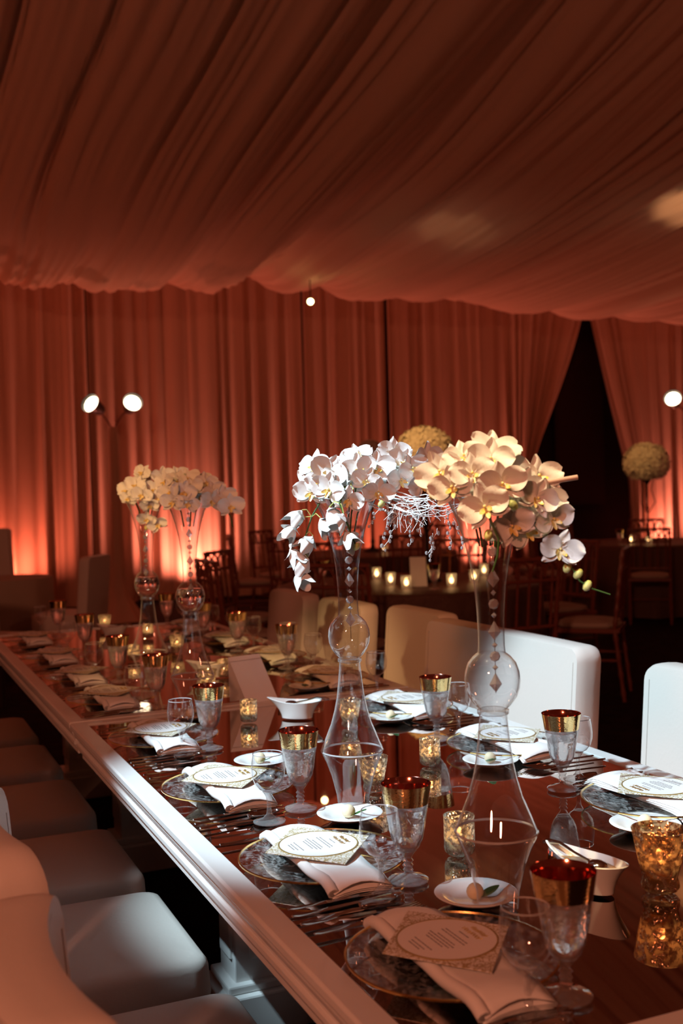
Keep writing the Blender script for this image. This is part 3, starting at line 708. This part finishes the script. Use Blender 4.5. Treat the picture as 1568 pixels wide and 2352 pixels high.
for u, v, a, lab in ((3.125, 1.19, -12, 'beside the tent card'), (1.545, 1.105, -52, 'behind the nearest goblet on the right'), (4.004, 1.177, -15, 'before the far vases'), (5.435, 1.122, -15, 'at the far end of the farther table')):
    p = pos(u, v, TZ + .0002)
    place('boat', sauce_boat, p, math.radians(a), 'white porcelain sauce boat ' + lab, 'white sauce boats')
    place('ladle', ladle, p + Vector((0, 0, .002)), math.radians(a + (0 if abs(a) < 30 else 180)), 'ladle in the sauce boat ' + lab, 'ladles in sauce boats')

# tent card
t = thing('tent_card', 'blank white folded tent card standing by the joint of the tables', 'card', pos(3.44, 1.165, TZ), YAW)
A = [pos(3.436, 1.243, 0), pos(3.419, 1.130, 0)]; Bk = [pos(3.50, 1.205, 0), pos(3.478, 1.090, 0)]
ap = [pos(3.46, 1.190, .153), pos(3.452, 1.080, .150)]
inv = Matrix.Rotation(-YAW, 4, 'Z'); base = pos(3.44, 1.165, 0)
for nm, q in (('front_panel', [A[0], A[1], ap[1], ap[0]]), ('back_panel', [Bk[1], Bk[0], ap[0], ap[1]])):
    b = MB(); b.add([inv @ (p - base) + Vector((0, 0, .0008)) for p in q], [(0, 1, 2, 3)]); o = b.build(nm, M['paper'], t, smooth=False)
    m = o.modifiers.new('t', 'SOLIDIFY'); m.thickness = .001
b = MB(); q = [ap[0].lerp(A[0], .09), ap[1].lerp(A[1], .09)]; b.tube([inv @ (p - base) + Vector((0, -.002, 0)) for p in q], .0006, 4); b.build('fold_crease', M['piping'], t)

# ------------------------------------------------------------------ trumpet vases
VP = [(0, .004), (.030, .004), (.033, .002), (.0335, .006), (.036, .030), (.046, .070), (.0585, .104), (.0655, .119), (.0672, .1245), (.0655, .130), (.056, .153), (.044, .182), (.0355, .212), (.030, .240), (.0265, .268), (.0240, .292), (.0225, .312),
      (.0245, .316), (.0245, .321), (.0230, .324), (.030, .331), (.0385, .343), (.0435, .357), (.0450, .370), (.0435, .384), (.0385, .398), (.030, .408), (.0225, .414), (.0213, .425), (.0212, .445), (.0222, .480), (.0255, .520), (.031, .556), (.040, .595), (.052, .632), (.066, .662), (.068, .665)]
def trumpet_vase(water):
    t = thing('trumpet_vase', '', 'vase', (0, 0, 0))
    b = MB(); b.lathe(VP[:18], 56); b.build('base_cone', M['vase'], t)
    b = MB(); b.lathe(VP[19:30], 48); b.build('bulb', M['vase'], t)
    b = MB(); b.lathe(VP[29:], 56); b.build('trumpet', M['vase'], t)
    b = MB(); b.lathe([(.0658, .1225), (.0680, .1245), (.0658, .1268), (.0645, .1245), (.0658, .1225)], 56); b.build('foot_ring', M['glassedge'], t)
    b = MB(); b.lathe([(.021, .314), (.0255, .316), (.0255, .3215), (.021, .3235), (.021, .314)], 40); b.build('collar', M['solidglass'], t)
    b = MB(); b.lathe([(.0670, .6640), (.0688, .6655), (.0672, .6668), (.0658, .6652), (.0670, .6640)], 56); b.build('rim', M['glassedge'], t)
    if water:
        b = MB(); b.lathe([(0, .3255), (.022, .3265), (.0295, .333), (.0375, .345), (.0425, .358), (.0440, .370), (.0428, .383), (.0400, .3925), (.0390, .393), (0, .393)], 48); b.build('water', M['clearwater'], t)
    return t
VL = pos(2.175, .952, TZ + .0002); VR = pos(1.543, .925, TZ + .0002); VB2 = pos(3.318, .923, TZ + .0002); VB1 = pos(3.911, .931, TZ + .0002)
GV = 'tall clear trumpet vases'
place('vase', lambda: trumpet_vase(False), VR, 0, 'tall clear trumpet vase nearest the camera, on the right', GV)
place('vaseW', lambda: trumpet_vase(True), VB2, 0, 'tall clear trumpet vase on the left, nearer one of the far pair', GV)
place('vase', lambda: trumpet_vase(False), VL, 0, 'tall clear trumpet vase holding the cool white orchids, centre', GV)
dup(PROTO['vaseW'], VB1, 0, 'tall clear trumpet vase on the left, farther one of the far pair', GV)

# crystal garlands hanging inside the trumpets
def garland(base, dx, dy, top, bot, label, seed):
    t = thing('crystal_garland', label, 'crystal garland', base + Vector((dx, dy, 0)), .3 * seed, 'crystal garlands hanging in the vases')
    z = top; k = 0
    seq = ['o', 'l', 'o', 'r', 'o', 'l', 'o', 'r']
    wire = MB(); wire.tube([(0, 0, top + .02), (0, 0, bot)], .0006, 5); wire.build('wire', M['steel'], t)
    while z > bot + .03:
        s = seq[k % len(seq)]; k += 1; b = MB()
        if s == 'o': h = .010; b.lathe([(0, z), (.005, z - .005), (0, z - .010)], 6)
        elif s == 'l':
            h = .020
            T = Matrix.Translation((0, 0, z - .010)) @ Matrix.Rotation(PI / 2, 4, 'X')
            b.lathe([(0, -.003), (.006, -.003), (.0088, 0), (.006, .003), (0, .003)], 8, T)
        else:
            h = .032; b.add([(0, 0, z), (.0105, 0, z - .019), (0, 0, z - h), (-.0105, 0, z - .019), (0, .004, z - .018), (0, -.004, z - .018)], [(0, 1, 4), (1, 2, 4), (2, 3, 4), (3, 0, 4), (1, 0, 5), (2, 1, 5), (3, 2, 5), (0, 3, 5)])
        b.build('bead', M['crystal'], t, smooth=False); z -= h + .003
    return t
garland(VL, .004, -.012, .640, .365, 'faceted crystal garland hanging in the centre vase', 0)
garland(VR, .004, -.010, .600, .350, 'faceted crystal garland hanging in the right vase', 0.4)
garland(VB2, .004, -.010, .630, .360, 'crystal garland in the nearer far-left vase', 1)
garland(VB1, .000, -.010, .560, .360, 'crystal garland in the farther far-left vase', 2)

# ------------------------------------------------------------------ orchids
def petal_pts(b, L, W, ang, cup, z0, T, mi=0, tip=1.0, ruff=0.0, sd=0):
    R = Matrix.Rotation(ang, 4, 'Z')
    def g(s, q):
        wv = W * (math.sin(PI * min(1, (q * .93 + .05)) ** (.8 if tip > 1 else .95)) ** (.62 * tip)); y = (s - .5) * 2 * wv; x = .002 + L * q
        z = z0 + cup * L * (q ** 1.6) + .20 * wv * (((s - .5) * 2) ** 2) * (1 if cup > 0 else -1) + ruff * .0028 * math.sin(s * 7 + q * 5 + sd)
        return R @ Vector((x, y, z))
    b.grid(g, 7, 8, T, mi)
def blossom(parent, loc, aim, size, seed, cup=0.25, spin=0.0):
    """phalaenopsis bloom: three sepals, two wide petals, small lip; local z is the way it faces"""
    rnd = random.Random(seed); b = MB(); s = size
    for a in (90, 215, 325): petal_pts(b, .46 * s, .145 * s, math.radians(a + rnd.uniform(-6, 6)), cup * .8, -.02 * s, None, 0, 1.2, .6, seed)
    for a in (12, 168): petal_pts(b, .50 * s, .27 * s, math.radians(a + rnd.uniform(-6, 6)), cup + rnd.uniform(-.06, .06), .01 * s, None, 0, .8, 1, seed)
    R = Vector(aim).normalized().to_track_quat('Z', 'Y').to_matrix().to_4x4() @ Matrix.Rotation(spin, 4, 'Z')
    me_o = b.build('blossom', M['petal'], parent, ang=180, weld=False); me_o.matrix_local = Matrix.Translation(loc) @ R
    b = MB()
    petal_pts(b, .20 * s, .055 * s, math.radians(270), .5, .02 * s, None, 0, .9)
    petal_pts(b, .13 * s, .05 * s, math.radians(215), 1.1, .03 * s, None, 0, .9); petal_pts(b, .13 * s, .05 * s, math.radians(325), 1.1, .03 * s, None, 0, .9)
    b.ball((0, .02 * s, .06 * s), .035 * s, 8)
    lp = b.build('lip', M['lip'], me_o, ang=180, weld=False); return me_o
def bell(parent, loc, aim, size, seed, spin):
    """a nodding bloom seen from behind: the petals fold forward into a loose three-lobed bell"""
    b = MB(); s = size; rn = random.Random(seed); p1, p2 = rn.uniform(0, 6), rn.uniform(0, 6)
    def g(u_, q):
        a = 2 * PI * u_; lobe = math.cos(3 * a + p1)
        r = s * (.05 + .30 * math.sin(min(1.75, q * 2.3)) + .07 * q * q * lobe + .035 * q * math.cos(7 * a + p2) + .05 * q ** 3)
        z = s * (.70 * q * (1 + .24 * lobe * q))
        return (r * math.cos(a), r * math.sin(a) * .86, z)
    b.grid(g, 42, 12)
    W = .24 * s
    for a0 in (p1, p1 + 2.4):      # two sepals lifting away from the bell
        Rm = Matrix.Rotation(a0, 4, 'Z')
        def h(u_, q, Rm=Rm):
            wv = W * math.sin(PI * min(1, q * .9 + .06)) ** .7; y = (u_ - .5) * 2 * wv
            return Rm @ Vector((s * (.06 + .44 * q), y, s * (.05 + .42 * q - .18 * q * q) + 6 * y * y))
        b.grid(h, 6, 8)
    R_ = Vector(aim).normalized().to_track_quat('Z', 'Y').to_matrix().to_4x4() @ Matrix.Rotation(spin, 4, 'Z')
    o = b.build('blossom', M['petal'], parent, ang=180, weld=False); o.matrix_local = Matrix.Translation(loc) @ R_
    return o
def orchid_cluster(name_lab, base, blooms, stems, droop=(), buds=(), size=.072, seed=1):
    t = thing('orchid_arrangement', name_lab, 'orchid arrangement', base, 0, 'white orchid arrangements'); rnd = random.Random(seed)
    C = Vector((0, 0, .66))
    cx = sum(p[0] for p in blooms) / len(blooms); cz = sum(p[2] for p in blooms) / len(blooms)
    for i, p in enumerate(blooms):
        p = Vector(p[:3]); out = Vector((p.x - cx, p.y - .02, (p.z - cz) * 1.2)).normalized()
        aim = (out * .75 + Vector((rnd.uniform(-.35, .35), -1.0, rnd.uniform(-.15, .35)))).normalized()
        blossom(t, p, aim, size * rnd.uniform(.82, 1.05), seed * 50 + i, rnd.uniform(.08, .35), rnd.uniform(-.5, .5))
    for i, p in enumerate(droop):
        aim = Vector(((-.75 if i % 2 == 0 else .55) + rnd.uniform(-.2, .2), rnd.uniform(-.6, 0), -1.0)); bell(t, Vector(p) + Vector((0, 0, .020)), aim, size * .66, seed * 90 + i, rnd.uniform(0, 6))
    for p in droop:
        q = min((Vector(x) for st in stems for x in st), key=lambda x: (x - Vector(p) - Vector((0, 0, .03))).length); a = Vector(p) + Vector((0, 0, .022))
        b = MB(); b.tube([q, (q + a) / 2 + Vector((0, 0, .008)), a], .0012, 5); b.build('pedicel', M['bud'], t)
    for st in stems:
        b = MB(); b.tube(st, [.0024 - .0014 * k / len(st) for k in range(len(st))], 6); b.build('flower_stem', M['stem'], t)
    for i, p in enumerate(buds):
        b = MB(); b.ball((0, 0, 0), .0085, 10, sc=(.8, .8, 1.15)); o = b.build('bud', M['bud'], t); o.location = p; o.rotation_euler = (rnd.uniform(-.6, .6), rnd.uniform(-.8, .8), 0)
    # green cut ends gathered in the mouth of the vase
    b = MB()
    for k in range(5):
        a = k * 1.3; b.tube([(.016 * math.cos(a), .016 * math.sin(a), .585), (.025 * math.cos(a), .025 * math.sin(a), .63), (.05 * math.cos(a), .05 * math.sin(a), .69)], .0018, 5)
    b.build('cut_stems', M['stem'], t)
    return t
LC = [(-0.061,-0.020,0.735),(-0.069,0.010,0.706),(-0.071,-0.030,0.679),(-0.030,-0.050,0.721),(-0.033,-0.060,0.684),(-0.011,-0.020,0.707),(0.007,-0.070,0.662),(0.009,0.030,0.730),(0.031,0.020,0.758),(0.030,-0.050,0.726),(0.066,-0.050,0.725),(0.068,-0.080,0.677),(0.098,-0.020,0.724),(0.107,0.000,0.759),(0.115,0.040,0.745),(0.142,-0.050,0.724),(0.180,0.000,0.745),(0.117,-0.050,0.700),(0.158,-0.060,0.692),(0.050,0.000,0.696),(-0.048,0.040,0.708)]
LH = [(-0.092,-0.030,0.621),(-0.034,-0.060,0.626),(-0.108,-0.030,0.590),(-0.053,-0.050,0.604),(-0.070,-0.040,0.566),(-0.119,-0.030,0.542),(-0.081,-0.040,0.521),(-0.105,-0.030,0.494),(-0.004,-0.090,0.613),(-0.003,-0.085,0.575)]
LS = [[(-.02, -.01, .70), (-0.043,-0.030,0.689),(-0.053,-0.030,0.659),(-0.072,-0.030,0.628),(-0.085,-0.030,0.591),(-0.093,-0.030,0.563),(-0.096,-0.030,0.545),(-0.108,-0.030,0.522),(-0.105,-0.030,0.507)],
      [(.0, -.06, .69), (-.012, -.085, .655), (.0, -.09, .62), (.012, -.09, .585), (.02, -.088, .565)]]
RC = [(-0.038,-0.020,0.729),(-0.029,-0.050,0.701),(-0.060,-0.040,0.681),(0.011,-0.000,0.742),(0.002,-0.040,0.723),(0.039,0.020,0.712),(0.015,-0.070,0.684),(-0.014,-0.080,0.649),(0.030,-0.050,0.618),(0.082,0.000,0.694),(0.084,-0.020,0.656),(0.058,-0.030,0.610),(0.098,-0.030,0.627),(0.104,-0.050,0.580),(0.064,0.040,0.692),(-0.005,0.030,0.687),(-0.074,-0.000,0.706),(0.024,-0.030,0.651),(0.070,0.020,0.646)]
RS = [[(.02, -.01, .70), (0.045,-0.030,0.685),(0.046,-0.030,0.664),(0.059,-0.030,0.647),(0.068,-0.030,0.623),(0.091,-0.030,0.598),(0.118,-0.030,0.559),(0.130,-0.030,0.544),(0.138,-0.030,0.528),(0.158,-0.030,0.515),(0.186,-0.030,0.505)],
      [(-.01, -.07, .66), (-.008, -.085, .63), (.004, -.085, .60), (.002, -.083, .575), (-.006, -.08, .55)]]
LC += [(-.048, -.045, .705), (.045, -.06, .700), (.085, .01, .735), (.125, -.02, .735), (.02, .03, .70), (.165, -.02, .715), (-.01, .045, .735)]
RC += [(-.05, .02, .715), (.03, .04, .735), (.05, -.03, .675), (.09, .02, .675), (-.02, -.04, .665), (.07, -.05, .66)]
orchid_cluster('cool white orchids in the centre vase, a strand hanging at the left', VL, LC, LS, LH, [(.02, -.088, .565), (.075, -.06, .652)], .078, 1)
orchid_cluster('cream and amber lit orchid arrangement in the right vase, trailing down to the right', VR, RC, RS, (), [(0.119,-0.030,0.550),(0.136,-0.030,0.539),(-0.088,-0.020,0.670),(-0.072,-0.020,0.676),(-0.011,-0.080,0.606),(0.033,-0.050,0.651), (.150, -.03, .52)], .080, 2)
BC2 = [(-0.063,-0.020,0.724),(-0.026,0.000,0.723),(-0.003,0.030,0.732),(-0.045,-0.040,0.692),(-0.001,-0.050,0.690),(0.024,-0.030,0.698),(-0.037,-0.050,0.661),(0.011,-0.060,0.656),(0.059,0.000,0.717),(0.085,-0.020,0.688),(0.112,-0.030,0.671),(0.135,-0.030,0.644),(0.082,-0.040,0.663),(0.032,0.030,0.724),(0.041,0.000,0.677)]
BC1 = [(-0.004,0.000,0.765),(-0.062,0.000,0.703),(-0.051,-0.020,0.676),(-0.025,-0.020,0.720),(-0.001,0.020,0.738),(0.042,-0.020,0.704),(0.068,0.000,0.749),(0.12,0.030,0.755),(0.002,-0.050,0.687),(0.051,-0.040,0.673),(0.097,0.030,0.750),(0.015,-0.040,0.602),(0.051,-0.040,0.583),(0.027,-0.040,0.651)]
orchid_cluster('cream orchid arrangement in the nearer vase of the far-left pair', VB2, BC2, [[(.08, -.02, .66), (.12, -.03, .64), (.135, -.03, .61), (.14, -.03, .58)]], (), [(.118, -.03, .625)], .082, 3)
orchid_cluster('shaded orchid arrangement in the farther vase of the far-left pair', VB1, BC1, [[(.02, -.03, .66), (.02, -.04, .60), (.03, -.04, .55)]], (), [(.01, -.04, .57)], .082, 4)

# white twig bridge with crystal drops between the two near vases
def twigs(base, pts0, pts1, label, n, seed, drops):
    t = thing('crystal_branch', label, 'decorative branch', base, 0); rnd = random.Random(seed); b = MB()
    for k in range(n):
        q0 = Vector(pts0) + Vector((rnd.uniform(-.03, .03), rnd.uniform(-.03, .03), rnd.uniform(-.02, .02))); q1 = Vector(pts1) + Vector((rnd.uniform(-.05, .05), rnd.uniform(-.04, .04), rnd.uniform(-.035, .02)))
        pts = []
        for i in range(10):
            s = i / 9; p = q0.lerp(q1, s) + Vector((0, 0, -.022 * math.sin(PI * s))) + Vector([.010 * noise.noise((i * .9, k * 3.1, j * 7.7)) for j in range(3)]); pts.append(p)
        b.tube(pts, [.0014 - .0008 * i / 9 for i in range(10)], 5)
        for i in (3, 5, 7):
            d = Vector((rnd.uniform(-.5, .5), rnd.uniform(-.5, .2), rnd.uniform(-.9, .1))) * .05; b.tube([pts[i], pts[i] + d * .5 + Vector((rnd.uniform(-.006, .006), 0, 0)), pts[i] + d], [.0009, .0008, .0005], 4)
    b.build('twigs', M['twig'], t, ang=60)
    for (x, y, z, dx, L) in drops:
        s = MB(); m = int(L / .009); P = [Vector((x + dx * i / m + .002 * math.sin(i * 2.1), y, z - L * i / m)) for i in range(m + 1)]; s.tube(P, .0006, 4); 
        so = s.build('drop_twig', M['twig'], t)
        c = MB()
        for i, p in enumerate(P[1:]):
            c.ball(p + Vector((rnd.uniform(-.005, .005), rnd.uniform(-.004, .004), 0)), rnd.uniform(.0028, .0042), 8, sc=(1, 1, 1.25))
        c.build('crystal_beads', M['crystal'], so)
    return t
twigs(VL, (.075, -.03, .672), (.215, -.20, .672), 'white painted twigs with hanging crystal drops bridging the two near vases', 16, 5,
      [(.075, -.06, .650, -.028, .045), (.095, -.06, .640, -.02, .060), (.120, -.07, .640, -.045, .085), (.130, -.07, .640, .004, .075), (.150, -.08, .645, .002, .060), (.105, -.05, .650, -.004, .045), (.185, -.12, .600, -.018, .050), (.175, -.12, .590, -.006, .055), (.205, -.14, .640, .006, .080), (.215, -.15, .62, .02, .06), (.085, -.05, .655, .01, .04)])
b = MB(); b.tube([(.075, 0, .682), (.11, 0, .687), (.145, 0, .692)], .0042, 10)
o = b.build('bare_branch', mat('pale_twig', (.62, .42, .36), .6), loc=VR); tag(o, 'pale bare cut branch sticking out to the right of the right orchids', 'branch')

# ------------------------------------------------------------------ background: round tables, bamboo chairs, tall flowers
def chiavari():
    t = thing('bamboo_chair', '', 'chair', (0, 0, 0)); H = .92
    def cane(b, p, q, r, rings=4):
        p = Vector(p); q = Vector(q); pts = []; rad = []; n = rings * 4
        for i in range(n + 1): pts.append(p.lerp(q, i / n)); rad.append(r * (1.35 if i % 4 == 2 else 1))
        b.tube(pts, rad, 6)
    for sx, sy in ((.19, .19), (.19, -.19)):
        b = MB(); cane(b, (sx, sy, .44), (sx + .02, sy + (.01 if sy > 0 else -.01), 0), .012); b.build('leg', M['bamboo'], t)
    for sy in (-.19, .19):
        b = MB(); cane(b, (-.22, sy, 0), (-.17, sy, .44), .012); cane(b, (-.17, sy, .44), (-.23, sy, H), .012, 6); b.build('leg', M['bamboo'], t)
    for p, q, r in (((-.23, -.20, H), (-.23, .20, H), .012), ((-.218, -.19, .80), (-.218, .19, .80), .009), ((-.185, -.19, .54), (-.185, .19, .54), .009)):
        b = MB(); cane(b, p, q, r); b.build('back_rail', M['bamboo'], t)
    b = MB()
    for i in range(4):
        y0 = -.19 + i * .095; pts = [(-.228, y0 + .0475 * (1 - math.cos(a)), .82 + .085 * math.sin(a)) for a in [PI * k / 8 for k in range(9)]]; b.tube(pts, .007, 5)
    b.build('back_arches', M['bamboo'], t)
    for i in range(5):
        y0 = -.152 + i * .076; b = MB(); cane(b, (-.184, y0, .53), (-.222, y0, .87), .0075, 4); b.build('spindle', M['bamboo'], t)
    b = MB(); b.box((0, 0, .43), (.40, .40, .025)); b.build('seat_frame', M['bamboo'], t, smooth=False)
    for p, q in (((.2, -.19, .2), (.2, .19, .2)), ((.2, .19, .25), (-.2, .19, .25)), ((.2, -.19, .25), (-.2, -.19, .25))):
        b = MB(); cane(b, p, q, .008); b.build('stretcher', M['bamboo'], t)
    b = MB(); b.lathe([(0, .442), (.20, .442), (.21, .455), (.20, .475), (.12, .49), (0, .492)], 20, warp=lambda r, z, a: r / max(abs(math.cos(a)), abs(math.sin(a))) ** .55 * .93); b.build('cushion', M['cushion'], t); return t
def round_table(c, r, label, mt, seed, h=.76):
    t = thing('round_table', label, 'table', (c[0], c[1], 0), 0)
    b = MB(); b.lathe([(0, h), (r - .01, h), (r, h - .006), (r, h - .02), (0, h - .02)], 48); b.build('tabletop', M['darkleg'], t)
    b = MB(); b.lathe([(.05, 0.02), (.05, h - .03)], 12); b.lathe([(0, 0), (.3, 0), (.28, .03), (0, .04)], 20); b.build('pedestal', M['darkleg'], t)
    b = MB(); n = 110; pr = [(0, h + .003), (r * .6, h + .003), (r, h + .003), (r + .012, h - .006), (r + .02, h - .05), (r + .03, .5), (r + .045, .25), (r + .07, .008)]
    def wp(rr, z, a): k = max(0, (h - z)) / h; return rr * (1 + .055 * k * math.sin(a * 17 + 2 * math.sin(a * 3 + seed)) + .02 * k * math.sin(a * 31))
    b.lathe(pr, n, warp=wp); o = b.build('tablecloth', mt, None, ang=60, loc=(c[0], c[1], 0)); return t, o
def hydrangea(c, z0, zc, r, label, n=420, seed=1, stand='candelabra'):
    t = thing('hydrangea_arrangement', label, 'flower arrangement', (c[0], c[1], z0), 0, 'tall hydrangea arrangements'); rnd = random.Random(seed); b = MB(); z = zc - z0
    b.ball((0, 0, z), r * .86, 20)
    for k in range(n):
        d = Vector((rnd.gauss(0, 1), rnd.gauss(0, 1), rnd.gauss(0, 1))).normalized()
        if d.z < -.75: continue
        q = d.to_track_quat('Z', 'Y').to_matrix().to_4x4(); p = Vector((0, 0, z)) + Vector((d.x * r * 1.05, d.y * r * 1.05, d.z * r * .92)) * rnd.uniform(.9, 1.06)
        T = Matrix.Translation(p) @ q @ Matrix.Rotation(rnd.random() * 3, 4, 'Z'); s = r * .15
        for i in range(4):
            a = i * PI / 2; e, f2 = (math.cos(a), math.sin(a)), (-math.sin(a), math.cos(a))
            b.add([(0, 0, 0), (e[0] * s + f2[0] * s * .6, e[1] * s + f2[1] * s * .6, .1 * s), (e[0] * s * 1.5, e[1] * s * 1.5, .35 * s), (e[0] * s - f2[0] * s * .6, e[1] * s - f2[1] * s * .6, .1 * s)], [(0, 1, 2, 3)], T)
    b.build('flower_ball', M['hydrangea'], t, weld=False, ang=30)
    b = MB(); zz = z - r * .75
    b.lathe([(0, 0), (.10, 0), (.10, .015), (.03, .04), (.016, .08), (.024, .11), (.014, .15), (.011, zz * .5), (.02, zz * .53), (.011, zz * .56), (.010, zz * .9), (.03, zz * .94), (.07, zz), (0, zz)], 16)
    for a in (0, 2.1, 4.2):
        b.tube([(.01 * math.cos(a), .01 * math.sin(a), zz * .45), (.09 * math.cos(a), .09 * math.sin(a), zz * .62), (.05 * math.cos(a), .05 * math.sin(a), zz * .82), (.07 * math.cos(a), .07 * math.sin(a), zz * .98)], .006, 6)
    b.build('stand', M['black'], t); return t
def far_votive():
    t = thing('votive_candle', '', 'votive candle', (0, 0, 0)); b = MB(); b.lathe([(0, .004), (.032, .004), (.036, .09), (.034, .09), (.030, .008), (0, .008)], 16); b.build('glass_cup', M['frosted'], t)
    b = MB(); b.ball((0, 0, .045), .013, 10, sc=(1, 1, 1.5)); b.build('flame', M['flame'], t); light('candle_glow', 'POINT', (0, 0, .07), None, .10, (1, .55, .18), .01, parent=t); return t
T1, T2, T3 = (.47, 7.95), (3.47, 12.6), (.30, 12.0)
for c, lab, sd in ((T1, 'round table under dark sequined cloth, behind the cream chairs in the middle', 1), (T2, 'round table under dark cloth on the right, before the bright uplit curtain', 2), (T3, 'farther round table in the middle, mostly hidden by bamboo chairs', 3)):
    t, cl = round_table(c, .92, lab, M['sequin'], sd)
    tag(cl, 'dark sequined cloth on the ' + lab.replace(' under dark sequined cloth', '').replace(' under dark cloth', '').replace('farther round table in the middle, mostly hidden by bamboo chairs', 'farther middle round table'), 'tablecloth')
DIRS = ['right side', 'back right', 'back', 'back left', 'left side', 'front left', 'front', 'front right']
def ring(c, n, a0, r, where, sc, skip=()):
    for k in range(n):
        if k in skip: continue
        a = math.radians(a0 + 360 * k / n); p = (c[0] + r * math.cos(a), c[1] + r * math.sin(a), 0)
        d = DIRS[k]
        place('chiavari', chiavari, p, a + PI, 'dark bamboo-style chair at the %s of the %s' % (d, where), 'bamboo chairs at the ' + where, scale=sc)
ring(T1, 8, -20, 1.27, 'middle round table', 1.08)
ring(T3, 8, 10, 1.27, 'farther middle round table', 1.08)
ring(T2, 8, 30, 1.27, 'right round table', 1.05)
hydrangea((.61, 8.0), .764, 1.70, .185, 'cream hydrangea ball on a tall stand, lit amber, behind the near orchids', 520, 1)
hydrangea((.33, 12.1), .764, 1.86, .13, 'small hydrangea ball peeking over the centre orchids', 260, 2)
hydrangea((3.50, 12.7), .764, 1.66, .235, 'hydrangea ball on a dark candelabra stand at the right table', 520, 3)
for (x, y, lab) in ((.33, 7.75, 'left one of two candles behind the centre vase'), (.42, 7.42, 'right one of two candles behind the centre vase'), (.73, 7.5, 'bright candle between the two near vases on the middle round table'), (.92, 7.8, 'candle just left of the right trumpet vase on the middle round table'),
                    (1.06, 8.35, 'candle at the back of the middle round table'), (.25, 8.3, 'dim candle at the far left of the middle round table'), (.44, 11.7, 'small candle on the farther middle round table'), (3.30, 11.95, 'left candle on the right round table'), (3.82, 11.95, 'right candle on the right round table'), (3.2, 12.3, 'dim left candle on the right round table')):
    place('farvot', far_votive, (x, y, .7635), 0, lab, 'candles on the round tables')
for (x, y, lab) in ((.05, 7.6, 'goblet on the middle round table, left of its candles'), (1.15, 7.7, 'goblet on the middle round table at the right'), (.60, 7.35, 'goblet on the middle round table, beside the bright candle'), (-.15, 8.0, 'goblet at the left rim of the middle round table'),
                    (3.0, 12.0, 'goblet at the left of the right round table'), (3.15, 11.9, 'goblet left of the candles on the right round table')):
    dup(PROTO['goblet'], (x, y, .764), 0, lab, 'goblets on the round tables')
b = MB(); b.add([(-.055, 0, 0), (.055, 0, 0), (.05, .05, .2), (-.06, .05, .2)], [(0, 1, 2, 3)]); b.add([(-.055, .1, 0), (.055, .1, 0), (.05, .05, .2), (-.06, .05, .2)], [(3, 2, 1, 0)])
o = b.build('table_number_card', M['paper'], loc=(.52, 7.6, .764), smooth=False); m = o.modifiers.new('t', 'SOLIDIFY'); m.thickness = .002
tag(o, 'blank folded card standing on the middle round table', 'card')

# left background: cream chairs and a cloth-covered table
mkB = lambda: parsons(.48, .95, .01, .05)
for x, y, rz, lab in ((-2.36, 9.4, math.radians(170), 'cream chair seen side-on in the left background'), (-2.52, 7.9, math.radians(70), 'dark-shaded cream chair back at the left edge'), ):
    place('parsonsB', mkB, (x, y, 0), rz, lab, 'cream chairs in the left background')
place('parsonsT', lambda: parsons(.5, 1.17, .0, .03), (-3.35, 10.9, 0), math.radians(80), 'high-backed cream chair at the left edge, behind the darker chair back')
t = thing('side_table', 'small table under a ruffled cloth in the left background', 'table', (-3.0, 9.9, 0)); b = MB(); b.lathe([(0, .74), (.38, .74), (.38, .71), (0, .71)], 24); b.build('tabletop', M['darkleg'], t)
b = MB(); b.lathe([(.04, 0), (.04, .71)], 8); b.build('pole', M['darkleg'], t)
b = MB(); b.lathe([(0, .745), (.39, .745), (.40, .73), (.405, .6), (.43, .3), (.45, .01)], 60, warp=lambda r, z, a: r * (1 + .05 * (max(0, .74 - z)) * math.sin(a * 9 + 4 * z) * 2)); tag(b.build('tablecloth', M['linencloth'], loc=(-3.0, 9.9, 0)), 'ruffled pale cloth over the small left background table', 'tablecloth')

# twin-lamp stands wrapped in fabric
def lamp_stand(loc, label):
    t = thing('lamp_stand', label, 'lamp stand', loc, 0, 'fabric-wrapped lamp stands')
    b = MB(); b.lathe([(.30, .0), (.22, .10), (.12, .28), (.075, .5), (.06, 1.2), (.055, 2.15), (.04, 2.25), (0, 2.26)], 28, warp=lambda r, z, a: r * (1 + .12 * math.sin(a * 7 + z * 2))); b.build('fabric_sleeve', M['curtain'], t)
    b = MB(); b.tube([(-.235, 0, 2.46), (-.12, 0, 2.40), (-.05, 0, 2.30), (0, 0, 2.2), (.05, 0, 2.30), (.12, 0, 2.40), (.235, 0, 2.46)], .010, 8); b.build('crossbar', M['bamboo'], t)
    for s in (-1, 1):
        T = Matrix.Translation((s * .235, -.02, 2.52)) @ Matrix.Rotation(math.radians(68), 4, 'X') @ Matrix.Rotation(math.radians(s * 22), 4, 'Y')
        b = MB(); b.lathe([(0, -.20), (.05, -.20), (.07, -.16), (.085, -.05), (.115, 0.04), (.108, 0.04), (.08, -.04), (0, -.05)], 24, T); o = b.build('lamp_can', M['black'], t)
        b = MB(); b.lathe([(0, .02), (.05, .016), (.095, .0)], 24, T); b.build('lamp_face', emis('par_face', (1, .78, .52), 9), o)
        b = MB(); b.tube([(s * .235, 0, 2.46), (s * .235, .05, 2.52)], .010, 6); b.build('bracket', M['bamboo'], t)
    return t
lamp_stand((-2.62, 12.9, 0), 'fabric-wrapped stand with two glowing lamps before the left curtain')
lamp_stand((4.62, 14.6, 0), 'fabric-wrapped lamp stand at the right edge with one glowing lamp in view')
